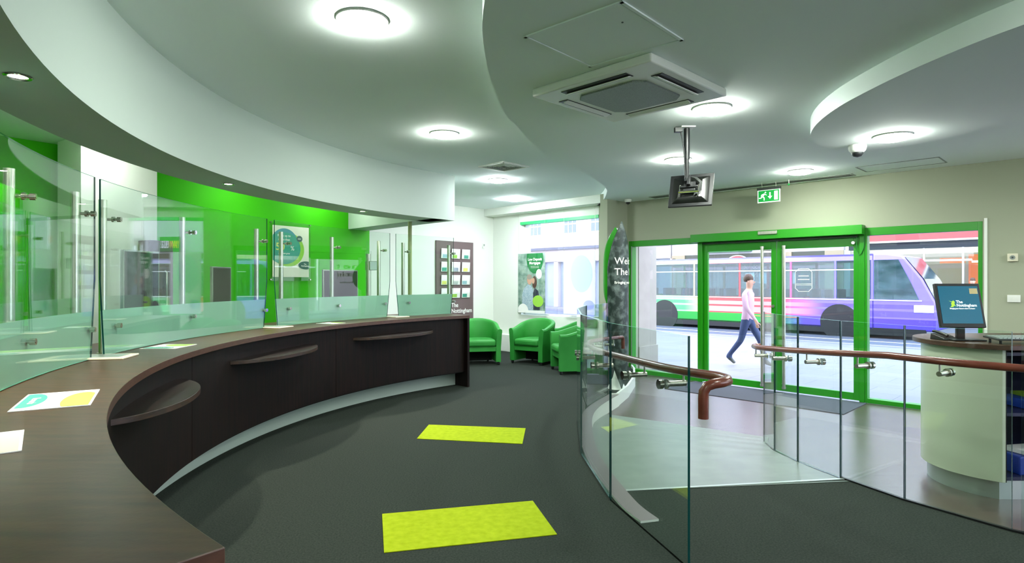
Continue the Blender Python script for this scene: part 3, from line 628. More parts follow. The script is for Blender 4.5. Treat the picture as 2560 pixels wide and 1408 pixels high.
# ------------------------------------------------------------------ staff side equipment
def monitor(x, y, rz, w_, h_, z, lb, skin='dark'):
    t = thing('monitor', lb, 'monitor', (x, y, .78), rz, 'monitors on the staff desks')
    MB().box((0, 0, z-.78+h_/2), (w_, .03, h_)).build('casing', skin, t, world=False, bevel=.004)
    MB().box((0, .017, z-.78+h_/2), (w_-.03, .004, h_-.03)).build('display', 'recess', t, world=False)
    MB().box((0, -.03, z-.78+h_/2), (w_*.4, .03, h_*.5)).build('rear_bulge', skin, t, world=False, bevel=.006)
    MB().cyl((0, 0, .01), (0, 0, z-.78+.05), .02, 16).build('stand', 'black', t, world=False)
    MB().lathe([(.11, 0), (.11, .008), (.03, .014)], n=28).build('foot', 'black', t, world=False, smooth=40)
t = thing('staff_desk', 'pale grey desk worktop behind the counter screens', 'desk', pol(CC, 6.2, 165, 0))
MB().ring(CC, 5.97, 6.6, 135, 205, .745, .78, n=50).build('worktop', 'plinth', t, smooth=30)
for a in (136, 152, 170, 188, 204): MB().ring(CC, 6.0, 6.55, a-.2, a+.2, 0, .745, n=1).build('leg_panel', 'plinth', t)
mm_ = mat('grey_monitor_back', (96, 108, 100), .25, spec=.7)
for px2, r_, w_, h_, lb, ya in ((174.3, 6.12, .46, .56, 'large grey monitor back behind the long screen, left of the brown cabinet', 0),
                            (164.0, 6.12, .33, .44, 'grey monitor back behind the long screen, against the green wall', 8),
                            (145.8, 6.15, .60, .44, 'dark glossy monitor behind the screen near the wall poster', 0)):
    p = pol(CC, r_, px2); monitor(p.x, p.y, R(px2+90+ya), w_, h_, 1.22 if h_ > .4 else 1.25, lb, mm_ if h_ > .4 else mat('glossy_black_back', (24, 24, 28), .08, spec=.9))
# tall brown cabinet with bar handle
cb = Vector((-3.95, 6.75, 0))
t = thing('cupboard', 'tall brown cupboard with a bar handle beside the white pillar', 'cupboard', cb, math.atan2(gdir.y, gdir.x)+math.pi)
cab = mat('brown_cupboard', (98, 84, 62), .45)
MB().box((0, .12, .98), (.26, .24, 1.96)).build('body', cab, t, world=False, bevel=.004)
MB().box((0, -.008, .98), (.25, .016, 1.92)).build('door', cab, t, world=False, bevel=.003)
MB().tube([(.04, -.016, 1.15), (.04, -.05, 1.17), (.04, -.05, 1.60), (.04, -.016, 1.62)], .009, 10).build('handle', 'steel', t, world=False, smooth=50)
cp = pol(CC, 6.15, 141.2, .78)
t = thing('cup_dispenser', 'tall clear tube dispenser with a grey box on the staff desk', 'dispenser', cp, R(50))
MB().cyl((0, 0, 0), (0, 0, 1.16), .045, 24).build('tube', 'acrylic', t, world=False, smooth=40); MB().cyl((0, 0, 0), (0, 0, 1.12), .033, 20).build('cups', 'steel', t, world=False, smooth=40)
MB().box((.05, 0, .95), (.13, .12, .13)).build('bracket_box', 'alu', t, world=False, bevel=.006)
MB().lathe([(.09, 0), (.09, .012), (.05, .02)], n=24).build('foot', 'dark', t, world=False)
p = pol(CC, 6.3, 159.2, .78)
t = thing('paper_stack', 'small white stack of papers by the grey monitor on the staff desk', 'papers', p, R(20))
MB().box((0, 0, .30), (.12, .16, .01)).box((0, .05, .15), (.02, .02, .3)).box((0, 0, .005), (.14, .14, .01)).build('stand', 'white', t, world=False)
MB().box((0, -.01, .33), (.11, .14, .05), Matrix.Rotation(R(12), 4, 'X')).build('papers', 'wsheet', t, world=False)
# khaki post under the beam
t = thing('trim_7', None, None, (-1.56, 9.17, 0), 0, kind='structure')
MB().cyl((-1.56, 9.17, 0), (-1.56, 9.17, ZB), .03, 20).build('post', mat('khaki_post', (150, 160, 110), .45), t, smooth=40)

# poster on the green wall
s1_ = 1.97; gp = G+gdir*1.66+gn*.03
xr = -gdir
t = thing('wall_poster', 'white poster with a teal blob and 50 in pale yellow, on the green wall', 'poster', (gp.x, gp.y, 1.57), math.atan2(xr.y, xr.x))
PW, PH = .66, .80
MB().box((0, .012, PH/2), (PW+.09, .006, PH+.12)).build('acrylic_sheet', 'acrylic', t, world=False)
MB().box((0, .002, PH/2), (PW, .004, PH)).build('sheet', mat('warm_white_print', (236, 232, 218), .5), t, world=False)
mb = MB()
for x_ in (-PW/2-.03, PW/2+.03):
    for z_ in (-.04, PH+.04): mb.cyl((x_, .03, z_), (x_, -.006, z_), .011, 14)
mb.build('standoff', 'chrome', t, world=False)
fm = frame((0, -.0005, PH/2), (1, 0, 0), (0, 0, 1))
def pshape(nm, mt, P, l):
    p = clip(P, -PW/2+.002, PW/2-.002, -PH/2+.002, PH/2-.002); flat(fm, p, l, .001).build(nm, mt, t, world=False)
pshape('lime_blob', 'limep', disc_pts(-.06, .03, .30, .27), 0); pshape('blue_blob', mat('blue_teal_print', (74, 150, 165), .5), disc_pts(-.12, .10, .25, .26), .001)
pshape('teal_blob', 'teal', disc_pts(-.13, .05, .30, .25), .002); pshape('slate_dot', 'slate', disc_pts(.15, .21, .055, .05, 24), .003); pshape('slate_oval', 'slate', disc_pts(.27, -.21, .14, .065, 28), .001)
for x_, y_, s_, tx, mt in ((-.13, .23, .05, 'Rates up to', 'wsheet'), (-.13, .17, .05, 'more than', 'wsheet'), (-.20, .02, .16, '50', 'yel'), (.02, .02, .10, '%', 'wsheet'), (-.13, -.04, .03, 'per annum gross', 'wsheet'), (.15, .20, .025, 'NEW', 'wsheet'), (.255, -.20, .03, 'The', 'wsheet'), (.255, -.23, .03, 'Nottingham', 'wsheet')):
    text_mb(tx, s_, fm @ Matrix.Translation((x_, y_, .0045)), .0006, bold=.001).build('lettering', mt, t, world=False)

# ------------------------------------------------------------------ leaflet board on the left wall
bc = corner+ld*1.20+ln*.02
xl = -ld          # seen from the room, left to right
t = thing('leaflet_board', 'tall brown display board with rows of leaflets on the white wall', 'display board', (bc.x, bc.y, .55), math.atan2(xl.y, xl.x))
BW, BH = 1.06, 1.78
MB().box((0, 0, BH/2), (BW, .035, BH)).build('board', 'brown_board', t, world=False, bevel=.004)
bfm = frame((0, -.02, 0), (1, 0, 0), (0, 0, 1))
text_mb('The', .125, bfm @ Matrix.Translation((-.12, .42, 0)), .002, 'LEFT', bold=.002).build('lettering', 'wsheet', t, world=False)
text_mb('Nottingham', .125, bfm @ Matrix.Translation((-.12, .30, 0)), .002, 'LEFT', bold=.002).build('lettering', 'wsheet', t, world=False)
cols = [(-.30, 'left'), (-.01, 'middle'), (.28, 'right')]; rows = [(1.42, 'top'), (1.15, 'second'), (.88, 'third'), (.61, 'bottom')]
base_m = ROOTM[t.name]
prints = ['sky', 'limep', 'teal', 'ghost2', 'yel', 'ghost']
for j, (z_, rn) in enumerate(rows):
    for i, (x_, cn) in enumerate(cols):
        MB().box((x_, -.045, z_+.06), (.25, .003, .12)).box((x_, -.03, z_), (.25, .03, .004)).build('leaflet_pocket', 'acrylic', t, world=False)
        w3 = base_m @ Vector((x_, -.034, z_+.003))
        lf = thing('leaflet', f'white leaflet in the {rn} row and {cn} column of the brown board', 'leaflet', w3, math.atan2(xl.y, xl.x), 'leaflets on the brown board')
        m4 = Matrix.Rotation(R(4), 4, 'X')
        MB().box((0, 0, .10), (.235, .006, .20)).xf(m4).build('cover', 'wsheet', lf, world=False)
        MB().box((random.uniform(-.04, .04), -.0035, .045), (.13, .001, .07)).xf(m4).build('picture', prints[(i+2*j) % 6], lf, world=False)
t = thing('wall_sensor', 'small white sensor high on the white wall right of the leaflet board', 'sensor', corner+ld*.33+ln*.015+Vector((0, 0, 2.28)), math.atan2(xl.y, xl.x))
MB().box((0, 0, 0), (.06, .03, .11)).build('body', 'white', t, world=False, bevel=.01); MB().box((0, -.016, .015), (.035, .004, .04)).build('lens', 'grille', t, world=False)
t = thing('door_bell_unit', 'small square fire alarm sounder plate high on the right wall', 'wall device', fac(5.11, -.015, 1.78), UANG)
MB().box((0, 0, 0), (.095, .03, .09)).build('plate', 'offwhite', t, world=False, bevel=.004); MB().cyl((0, -.015, 0), (0, -.02, 0), .025, 20).build('button', 'grille', t, world=False); MB().cyl((0, -.02, 0), (0, -.024, 0), .01, 14).build('lens', 'dark', t, world=False)
t = thing('light_switch', 'white double light switch on the right wall below the sounder plate', 'light switch', fac(5.12, -.008, 1.30), UANG)
MB().box((0, 0, 0), (.12, .014, .085)).build('plate', 'white', t, world=False, bevel=.003)
for x_ in (-.025, .025): MB().box((x_, -.009, 0), (.022, .008, .04)).build('rocker', 'white', t, world=False)

# ------------------------------------------------------------------ tub chairs
def make_chair(label):
    t = thing('tub_chair', label, 'armchair', (0, 0, 0), 0, 'green tub chairs in the lounge')
    n = 44; W = .345; Dp = .31; th = .085
    def uout(s, g):                          # s 0..1 round the U, g = flare
        a = s*2-1
        Lf = .36; arc = math.pi*.5*W*2*.95; tot = 2*Lf+arc; d = s*tot
        if d < Lf: return Vector((W*g, -Dp+d)), Vector((1, 0))
        if d > Lf+arc: return Vector((-W*g, -Dp+(tot-d))), Vector((-1, 0))
        an = (d-Lf)/arc*math.pi; return Vector((W*g*math.cos(an), -Dp+Lf+(.30*g)*math.sin(an))), Vector((math.cos(an), math.sin(an)))
    vs = []; m = 0
    for i in range(n+1):
        s = i/n; hh = .645+.165*math.sin(math.pi*min(1, max(0, (s-.06)/.88)))**1.15
        prof = []
        for g, z in ((1.0, .055), (1.0, .30), (1.04, hh-.14), (1.07, hh-.035)):
            p, nn = uout(s, g); prof.append((p.x, p.y, z))
        p, nn = uout(s, 1.075)
        for k in range(5):
            q = k/4*math.pi; c_ = p-nn*(th/2); prof.append((c_.x+nn.x*math.cos(q)*th/2, c_.y+nn.y*math.cos(q)*th/2, hh-.035+math.sin(q)*.035))
        for g, z in ((1.05, hh-.05), (1.0, .42), (.985, .055)):
            p, nn = uout(s, g); q = p-nn*th; prof.append((q.x, q.y, z))
        vs += prof; m = len(prof)
    fs = [(i*m+k, i*m+(k+1) % m, (i+1)*m+(k+1) % m, (i+1)*m+k) for i in range(n) for k in range(m)]
    fs += [list(range(m)), list(range(n*m, n*m+m))[::-1]]
    MB().add(vs, fs).build('shell', 'chair', t, world=False, smooth=50, bevel=.008)
    P = [(-.258, -.325), (.258, -.325)]+[(.262*math.cos(R(a)), .06+.235*math.sin(R(a))) for a in range(0, 181, 15)]
    MB().prism(P, .325, .455).build('seat_cushion', 'chair', t, world=False, bevel=.045)
    MB().box((0, -.27, .285), (.52, .05, .085)).build('front_rail', 'chair', t, world=False, bevel=.006)
    P2 = [(-.255, -.22), (.255, -.22)]+[(.25*math.cos(R(a)), .05+.22*math.sin(R(a))) for a in range(0, 181, 20)]
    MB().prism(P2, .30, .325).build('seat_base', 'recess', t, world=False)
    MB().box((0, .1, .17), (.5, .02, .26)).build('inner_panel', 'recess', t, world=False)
    for x_, y_ in ((-.305, -.28), (.305, -.28), (-.2, .25), (.2, .25)): MB().lathe([(.018, 0), (.024, .012), (.024, .056)], (x_, y_, 0), 16).build('foot', 'black', t, world=False)
    return t
ch0 = make_chair('green tub chair partly hidden behind the far end of the counter')
spots = [(-.60, 11.02, R(12), None), (.42, 11.12, R(-33), 'green tub chair facing the camera below the couple poster'),
         (1.02, 10.0, R(-81), 'green tub chair turned to the left, just before the glass balustrade'), (1.19, 10.83, R(-62), 'green tub chair seen through the glass balustrade, behind the turned one')]
for i, (x, y, rz, lb) in enumerate(spots):
    o = ch0 if i == 0 else copy_tree(ch0)
    o.location = (x, y, 0); o.rotation_euler = (0, 0, rz)
    if lb: o['label'] = lb

# ------------------------------------------------------------------ lime carpet mats
for P, lb in (([(-.836, 3.859), (.142, 4.091), (.267, 3.549), (-.706, 3.309)], 'large lime green floor mat nearer the camera'), ([(-.869, 6.267), (.139, 6.114), (.096, 5.528), (-.906, 5.711)], 'lime green floor mat farther away, towards the armchairs')):
    tag(MB().prism(P, 0, .006).build('floor_mat', 'lime', bevel=.002), lb, 'mat', 'lime floor mats')

# ------------------------------------------------------------------ glass balustrades with handrail
def panel(parent, a, b, z0, z1, th=.014):
    a = Vector(a); b = Vector(b); d = (b-a).normalized(); p = Vector((-d.y, d.x))*th/2; a = a+d*.004; b = b-d*.004
    vs = []
    for z in (z0, z1):
        zz = z if isinstance(z, (tuple, list)) else (z, z)
        vs += [(*(a-p), zz[0]), (*(b-p), zz[1]), (*(b+p), zz[1]), (*(a+p), zz[0])]
    MB().add(vs, [(3, 2, 1, 0), (4, 5, 6, 7), (0, 1, 5, 4), (1, 2, 6, 5), (2, 3, 7, 6), (3, 0, 4, 7)], [1, 2, 0, 1, 0, 1]).build('glass_panel', ['glass', 'edge', 'edge_lt'], parent)
def bracket(parent, g, nrm, zr, off):        # g point on the glass, nrm towards the rail
    g = Vector((g[0], g[1], 0)); nrm = Vector((nrm[0], nrm[1], 0)).normalized(); zb = zr-.085
    a = g-nrm*.014; e_ = g+nrm*off
    MB().cyl(a+Vector((0, 0, zb))-nrm*.022, a+Vector((0, 0, zb)), .027, 24).cyl(a+Vector((0, 0, zb)), a+Vector((0, 0, zb))+nrm*.004, .024, 24).build('button', 'chrome', parent, smooth=40)
    MB().cyl(g+nrm*.008+Vector((0, 0, zb)), g+nrm*.018+Vector((0, 0, zb)), .027, 24).cyl(g+nrm*.018+Vector((0, 0, zb)), e_+nrm*.012+Vector((0, 0, zb)), .0165, 20).cyl(e_+Vector((0, 0, zb)), e_+Vector((0, 0, zr-.02)), .0065, 12).build('rail_bracket', 'steel', parent, smooth=40)
t = thing('glass_balustrade', 'left curved glass balustrade with dark red handrail ending in a downturn', 'balustrade', (.60, 5.2, 0))
LG = [(.925, 3.13), (.676, 4.12), (.60, 5.2), (.70, 6.4), (.885, 7.14), (1.267, 7.95)]
for a, b in zip(LG[:-1], LG[1:]): panel(t, a, b, .0 if a[1] < 3.9 else .012, 1.215)
zr = lambda y: 1.03-.05*(y-2.9) if y < 4 else .975-.055*(y-4)
rail = spline([(1.03, 3.0), (.90, 3.4), (.80, 4.13), (.722, 5.2), (.815, 6.35), (.99, 7.06), (1.33, 7.82), (1.42, 7.97)], 8)
pts = [Vector((p.x, p.y, zr(p.y))) for p in rail]
near = [Vector((.893, 2.80, .86)), Vector((.893, 2.80, .95)), Vector((.895, 2.80, .985)), Vector((.91, 2.80, 1.01)), Vector((.94, 2.80, 1.022)), Vector((.985, 2.815, 1.026)), Vector((1.025, 2.85, 1.027)), Vector((1.042, 2.905, 1.027))]
e_ = pts[-1]
far = [e_+Vector((.05, .07, -.002)), e_+Vector((.068, .095, -.012)), e_+Vector((.075, .105, -.035)), e_+Vector((.075, .105, -.16))]
MB().tube(near+pts+far, .024, 18).build('handrail', 'rail_wood', t, smooth=60)
for x, y in ((.86, 3.39), (.742, 3.86), (.645, 4.6), (.618, 5.45), (.665, 6.1), (.80, 6.8), (.99, 7.38), (1.2, 7.82)):
    best = None                              # nearest point on the glass line
    for a, b in zip(LG[:-1], LG[1:]):
        a = Vector(a); b = Vector(b); d = b-a; k = max(0, min(1, (Vector((x, y))-a).dot(d)/d.length_squared)); q_ = a+d*k; ds = (q_-Vector((x, y))).length
        if best is None or ds < best[0]: best = (ds, q_, Vector((d.y, -d.x)).normalized())
    bracket(t, best[1], best[2], zr(y), .122)
t = thing('glass_balustrade', 'right curved glass balustrade with long dark red handrail beside the reception desk', 'balustrade', (2.69, 4.11, 0))
for k, (a, b) in enumerate(zip(GR[:-1], GR[1:])):
    zb_ = [0, 0, 0, (0, -.03), (-.03, -.06), (-.06, -.10)][k]
    if k == 0: b = (3.03, 3.575)
    panel(t, a, b, zb_ if k > 2 else -.0, 1.2)
cp_ = [Vector(p) for p in GR[:4]]; co_ = offset_path(cp_, .012); ci_ = offset_path(cp_, -.012)
MB().prism([tuple(p) for p in co_]+[tuple(p) for p in ci_[::-1]], LOW, .012).build('base_channel', 'black', t)
P_ = [Vector(p) for p in [(4.05, 2.48), (2.94, 3.51), (2.6, 4.03), (2.40, 4.55), (2.31, 5.1), (2.31, 5.58), (2.37, 5.85)]]
zr2 = lambda y: .995 if y < 4.1 else .995-.075*(y-4.1)
rail = spline([tuple(p) for p in P_], 8); pts = [Vector((p.x, p.y, zr2(p.y))) for p in rail]; e_ = pts[-1]
far = [e_+Vector((.008, .05, .0)), e_+Vector((.03, .075, .0)), e_+Vector((.065, .08, 0)), e_+Vector((.085, .075, 0))]
MB().tube(pts+far, .024, 18).build('handrail', 'rail_wood', t, smooth=60)
for x, y in ((3.55, 3.08), (2.83, 3.89), (2.595, 4.36), (2.475, 4.82), (2.43, 5.3), (2.475, 5.8)):
    best = None
    for a, b in zip(GR[:-1], GR[1:]):
        a = Vector(a); b = Vector(b); d = b-a; k = max(0, min(1, (Vector((x, y))-a).dot(d)/d.length_squared)); q_ = a+d*k; ds = (q_-Vector((x, y))).length
        if best is None or ds < best[0]: best = (ds, q_, -Vector((d.y, -d.x)).normalized())
    bracket(t, best[1], best[2], zr2(y), .115)

# ------------------------------------------------------------------ curved welcome banner
t = thing('curved_banner', 'tall curved leaf-shaped welcome banner with foliage picture and green edge', 'banner', (1.47, 8.43, 0))
M['leafy'] = mat('dark_foliage_print', (34, 48, 46), .35, noise=((14, 14, 11), (128, 142, 140), 4, .45, .85))
bcx, bcy, br = 1.47, 8.43, .165
def leaf(mb, r, a_mid, half, z0, z1, zmid, n=40, m=14, shift=0):
    vs = []
    for i in range(n+1):
        z = z0+(z1-z0)*i/n; u_ = (z-zmid)/((z1-zmid) if z > zmid else (zmid-z0)); wd = half*max(.02, (1-abs(u_)**2.2)); 
        for k in range(m+1):
            a = a_mid+shift+(-1+2*k/m)*wd; vs.append((bcx+r*math.cos(R(a)), bcy+r*math.sin(R(a)), z))
    fs = [(i*(m+1)+k, i*(m+1)+k+1, (i+1)*(m+1)+k+1, (i+1)*(m+1)+k) for i in range(n) for k in range(m)]
    mb.add(vs, fs); return mb
o = leaf(MB(), br, 285, 88, .02, 2.33, 1.25).build('picture_panel', 'leafy', t, smooth=60); s_ = o.modifiers.new('th', 'SOLIDIFY'); s_.thickness = .006
o = leaf(MB(), br+.002, 262, 84, 1.05, 2.25, 1.55).build('green_panel', 'green', t, smooth=60); s_ = o.modifiers.new('th', 'SOLIDIFY'); s_.thickness = .006
o.location.x -= .018; o.location.y += .03
MB().lathe([(.13, 0), (.12, .02), (.05, .16), (.02, .30)], (bcx, bcy, 0), 28).build('base_cone', 'white', t, smooth=50)
MB().cyl((bcx, bcy, .2), (bcx, bcy, 2.25), .02, 12).build('spine', 'alu', t)
mb = MB()
for z_, tx, s_ in ((1.74, 'Welcome to', .135), (1.59, 'The Nottingham', .135), (1.47, 'Bringing your finances home', .05)):
    tm = text_mb(tx, s_, Matrix(), .001, 'LEFT', bold=.0012)
    out = []
    for v in tm.v:
        a = 250+math.degrees(v.x/(br+.006)) ; out.append(Vector((bcx+(br+.007+v.z)*math.cos(R(a)), bcy+(br+.007+v.z)*math.sin(R(a)), z_+v.y)))
    mb.add(out, tm.f)
mb.build('lettering', 'wsheet', t)

# ------------------------------------------------------------------ reception desk
dc = (3.96, 4.89)
t = thing('reception_desk', 'curved pale reception desk with brown top and open shelves on its right', 'desk', (4.1, 4.9, LOW))
desk_m = mat('pale_desk_laminate', (196, 200, 180), .3, spec=.5)
arc = [(dc[0]+.52*math.cos(R(a)), dc[1]+.52*math.sin(R(a))) for a in range(234, 98, -4)]
MB().prism(arc+[(3.9, 5.38)]+[(3.68, 4.47)], LOW+.14, .99).build('curved_body', desk_m, t, smooth=30, bevel=.002)
arc2 = [(dc[0]+.475*math.cos(R(a)), dc[1]+.475*math.sin(R(a))) for a in range(232, 98, -4)]
MB().prism(arc2+[(4.9, 5.3), (4.9, 4.52)], LOW, LOW+.14).build('plinth', 'alu', t, smooth=30)
MB().box((3.672, 4.9, .495), (.03, .86, .99)).build('side_panel', 'dark_wood', t, bevel=.002)
navy = mat('navy_shelving', (14, 22, 62), .5)
MB().box((4.9, 4.9, .495), (.03, .86, .99)).build('side_panel', navy, t)
MB().box((4.28, 5.31, .495), (1.22, .02, .99)).build('back_panel', navy, t)
for z_ in (.02, .50, .955): MB().box((4.28, 4.9, z_), (1.22, .8, .025)).build('shelf', navy, t)
top = [(dc[0]+.58*math.cos(R(a)), dc[1]+.58*math.sin(R(a))) for a in range(238, 92, -4)]
MB().prism(top+[(4.95, 5.47), (4.95, 4.40)], .992, 1.03, side=1).build('desk_top', ['top_wood', 'edge_wood'], t, smooth=30, bevel=.004)
tag(MB().box((4.15, 4.72, .10), (.62, .36, .14)).build('storage_tray', mat('royal_blue_plastic', (18, 52, 150), .4), bevel=.01), 'blue storage tray on the lowest shelf of the reception desk', 'tray')
tag(MB().box((4.05, 4.68, .188), (.30, .22, .03), Matrix.Rotation(R(12), 4, 'Z')).build('paper_stack', 'wsheet'), 'white papers lying on the blue tray inside the reception desk', 'papers')
tag(MB().box((4.2, 4.75, .55), (.5, .3, .07)).build('folder', mat('blue_folder', (26, 66, 170), .4), bevel=.006), 'blue folder on the middle shelf of the reception desk', 'folder')
tag(MB().box((4.25, 4.75, .60), (.4, .24, .025), Matrix.Rotation(R(-6), 4, 'Z')).build('notebook', mat('lime_notebook', (120, 160, 30), .5)), 'lime notebook on top of the blue folder in the reception desk', 'notebook')
# desk monitor
mx, my = 3.59, 4.78
t = thing('desk_monitor', 'black monitor showing a teal screen with white writing on the reception desk', 'monitor', (mx, my, 1.031), R(-4))
m4 = Matrix.Translation((0, 0, .105)) @ Matrix.Rotation(R(-14), 4, 'X')
MB().box((0, 0, .175), (.345, .028, .36)).xf(m4).build('bezel', 'black', t, world=False, bevel=.004)
MB().box((0, -.0150, .180), (.305, .003, .305)).xf(m4).build('display', mat('lit_teal_screen', (0, 60, 78), .3, emit=(0, 92, 118), es=.34), t, world=False)
lit_w = mat('lit_white', (230, 240, 240), .4, emit=(235, 245, 245), es=.35); lit_g = mat('lit_lime', (150, 200, 40), .4, emit=(160, 214, 50), es=.35)
fm = m4 @ frame((0, -.0172, .178), (1, 0, 0), (0, 0, 1))
for x_, y_, s_, tx in ((-.03, .014, .032, 'The'), (-.03, -.014, .032, 'Nottingham'), (-.085, -.034, .0125, 'Bringing your finances closer to home')): text_mb(tx, s_, fm @ Matrix.Translation((x_, y_, 0)), .0006, 'LEFT', bold=.0006).build('lettering', lit_w, t, world=False)
mb = MB()
for P in ([(-.085, .034), (-.062, .026), (-.05, .036), (-.04, .024), (-.045, .006), (-.035, -.012), (-.05, -.006), (-.056, -.018), (-.078, -.018), (-.066, -.004), (-.07, .010), (-.062, .020)],): mb.prism(P, 0, .0006)
mb.xf(fm).build('emblem', lit_g, t, world=False)
fs_ = mat('yellow_note', (226, 206, 150), .6)
MB().box((.115, -.019, .302), (.06, .001, .022)).box((.115, -.019, .280), (.062, .001, .024)).xf(m4).build('sticky_note', fs_, t, world=False)
MB().box((0, .03, .06), (.06, .03, .14)).build('stand', 'black', t, world=False, bevel=.004)
MB().box((.02, .03, .006), (.24, .2, .012)).build('foot', 'black', t, world=False, bevel=.004)
t = thing('telephone', 'black desk telephone beside the monitor on the reception desk', 'telephone', (3.50, 4.86, 1.03), R(10)); t.scale = (.75, .75, .75)
MB().add([(-.09, -.09, 0), (.09, -.09, 0), (.09, .09, 0), (-.09, .09, 0), (-.085, -.085, .02), (.085, -.085, .02), (.085, .085, .065), (-.085, .085, .065)], [(3, 2, 1, 0), (4, 5, 6, 7), (0, 1, 5, 4), (1, 2, 6, 5), (2, 3, 7, 6), (3, 0, 4, 7)]).build('body', 'black', t, world=False, bevel=.006)
MB().tube([(-.05, -.09, .045), (-.052, -.06, .06), (-.052, .05, .085), (-.05, .085, .085)], .016, 12).build('handset', 'black', t, world=False, smooth=50)
MB().box((.03, -.01, .048), (.07, .08, .004), Matrix.Rotation(R(15), 4, 'X')).build('keypad', 'dark', t, world=False)
t = thing('keyboard', 'dark keyboard raised on little feet at the right of the reception desk', 'keyboard', (3.88, 4.56, 1.03), R(-4))
MB().box((0, 0, .038), (.46, .17, .014), Matrix.Rotation(R(4), 4, 'X')).build('case', 'dark', t, world=False, bevel=.004)
kb = MB()
for r_ in range(5):
    for c_ in range(15): kb.box((-.205+c_*.0293, -.06+r_*.03, .048+.0021*r_-.004), (.024, .024, .008))
kb.build('keys', 'alu', t, world=False)
for x_ in (-.2, .2): MB().cyl((x_, .05, 0), (x_, .05, .036), .009, 10).cyl((x_, -.06, 0), (x_, -.06, .03), .009, 10).build('foot', 'black', t, world=False)

# ------------------------------------------------------------------ outside: pier, bus, street, buildings
stone = mat('cream_stone', (176, 168, 160), .8, noise=((4, 4, 4), (166, 158, 150), 5, .3, .7), bump=(30, .2))
t = thing('stone_pier', 'cream stone pier outside the glass at the left of the entrance', 'pier', fac(-.56, .65, LOW))
fbox(MB(), -.9, -.228, .32, .92, LOW-.02, 3.6).build('shaft', stone, t, bevel=.005)
mb = MB()
for z_ in (LOW-.02, ): fbox(mb, -.92, -.205, .305, .94, z_, .30)
mb.build('base', stone, t, bevel=.005)

# bus: local frame x along the street (front at +x), y away from the shop
BL, BWd = 11.6, 2.5
bo = fac(-9.4, 12.1, -.27)
bus = thing('bus', 'green, red and purple single-decker bus passing on the road outside the doors', 'bus', bo, UANG)
liv = bpy.data.materials.new('bus_livery'); liv.use_nodes = True; nt = liv.node_tree; b_ = nt.nodes['Principled BSDF']; b_.inputs['Roughness'].default_value = .3
t_ = nt.nodes.new('ShaderNodeTexCoord'); sp = nt.nodes.new('ShaderNodeSeparateXYZ'); nt.links.new(t_.outputs['Object'], sp.inputs[0])
def ramp(src, stops, interp='LINEAR', lo=0, hi=1):
    mr = nt.nodes.new('ShaderNodeMapRange'); mr.inputs['From Min'].default_value = lo; mr.inputs['From Max'].default_value = hi; nt.links.new(src, mr.inputs[0])
    r = nt.nodes.new('ShaderNodeValToRGB'); r.color_ramp.interpolation = interp; nt.links.new(mr.outputs[0], r.inputs[0])
    el = r.color_ramp.elements
    while len(el) > 1: el.remove(el[-1])
    el[0].position = stops[0][0]; el[0].color = lin(stops[0][1])
    for p, c in stops[1:]: e_ = el.new(p); e_.color = lin(c)
    return r.outputs[0]
def mixc(f, a, b):
    m_ = nt.nodes.new('ShaderNodeMix'); m_.data_type = 'RGBA'; nt.links.new(f, m_.inputs[0]); nt.links.new(a, m_.inputs[6]); nt.links.new(b, m_.inputs[7]); return m_.outputs[2]
X_, Z_ = sp.outputs[0], sp.outputs[2]
low = ramp(X_, [(0, (10, 120, 50)), (.46, (10, 150, 40)), (.60, (30, 140, 60)), (.68, (88, 66, 170)), (1, (76, 60, 180))], lo=0, hi=BL)
mid = ramp(X_, [(0, (70, 190, 100)), (.30, (76, 192, 104)), (.40, (226, 180, 170)), (.56, (232, 140, 140)), (.66, (200, 130, 170)), (.74, (92, 74, 190)), (1, (98, 84, 200))], lo=0, hi=BL)
red = ramp(X_, [(0, (150, 226, 160)), (.30, (150, 226, 160)), (.38, (226, 64, 64)), (.62, (216, 60, 70)), (.72, (120, 104, 206)), (1, (120, 104, 206))], lo=0, hi=BL)
topc = ramp(X_, [(0, (184, 184, 210)), (.6, (184, 178, 214)), (.72, (136, 118, 210)), (1, (150, 136, 214))], lo=0, hi=BL)
def step(thr):
    m_ = nt.nodes.new('ShaderNodeMath'); m_.operation = 'GREATER_THAN'; m_.inputs[1].default_value = thr; nt.links.new(Z_, m_.inputs[0]); return m_.outputs[0]
col = mixc(step(.62), low, red); col = mixc(step(.67), col, mid); col = mixc(step(.86), col, red); col = mixc(step(.93), col, mid); col = mixc(step(1.06), col, red); col = mixc(step(2.45), col, topc)
nt.links.new(col, b_.inputs['Base Color'])
winm = mat('dark_bus_window', (34, 52, 60), .06, spec=.7, noise=((1.2, 1, 3), (74, 96, 104), 3, .3, .7))
M['busglass'] = glass('bus_window_glass', (.56, .68, .70))
XN = 9.95; ZR = 2.64; ZW = 2.44
prof = [(XN, .28), (XN, ZR), (BL-1.3, ZR), (BL-.85, ZR-.08), (BL-.35, 1.85), (BL-.02, 1.15), (BL, .9), (BL-.02, .28)]
vs = [(x, 0, z) for x, z in prof]+[(x, BWd, z) for x, z in prof]; n_ = len(prof)
MB().add(vs, [list(range(n_))[::-1], list(range(n_, 2*n_))]+[(i, (i+1) % n_, (i+1) % n_+n_, i+n_) for i in range(n_)]).build('nose', liv, bus, world=False, bevel=.05)
xs = [.25, 2.1, 3.9, 5.7, 7.5, 8.9, XN]
mb = MB()
for y_ in (.02, BWd-.02):
    mb.box((XN/2, y_, .75), (XN, .04, .94)); mb.box((XN/2, y_, (ZW+ZR)/2), (XN, .04, ZR-ZW))
    for x_ in xs: mb.box((x_-.02, y_, 1.83), (.08, .04, 1.22))
mb.box((XN/2, BWd/2, ZR-.03), (XN, BWd, .06)); mb.box((.02, BWd/2, 1.4), (.04, BWd, 2.3)); mb.build('body', liv, bus, world=False)
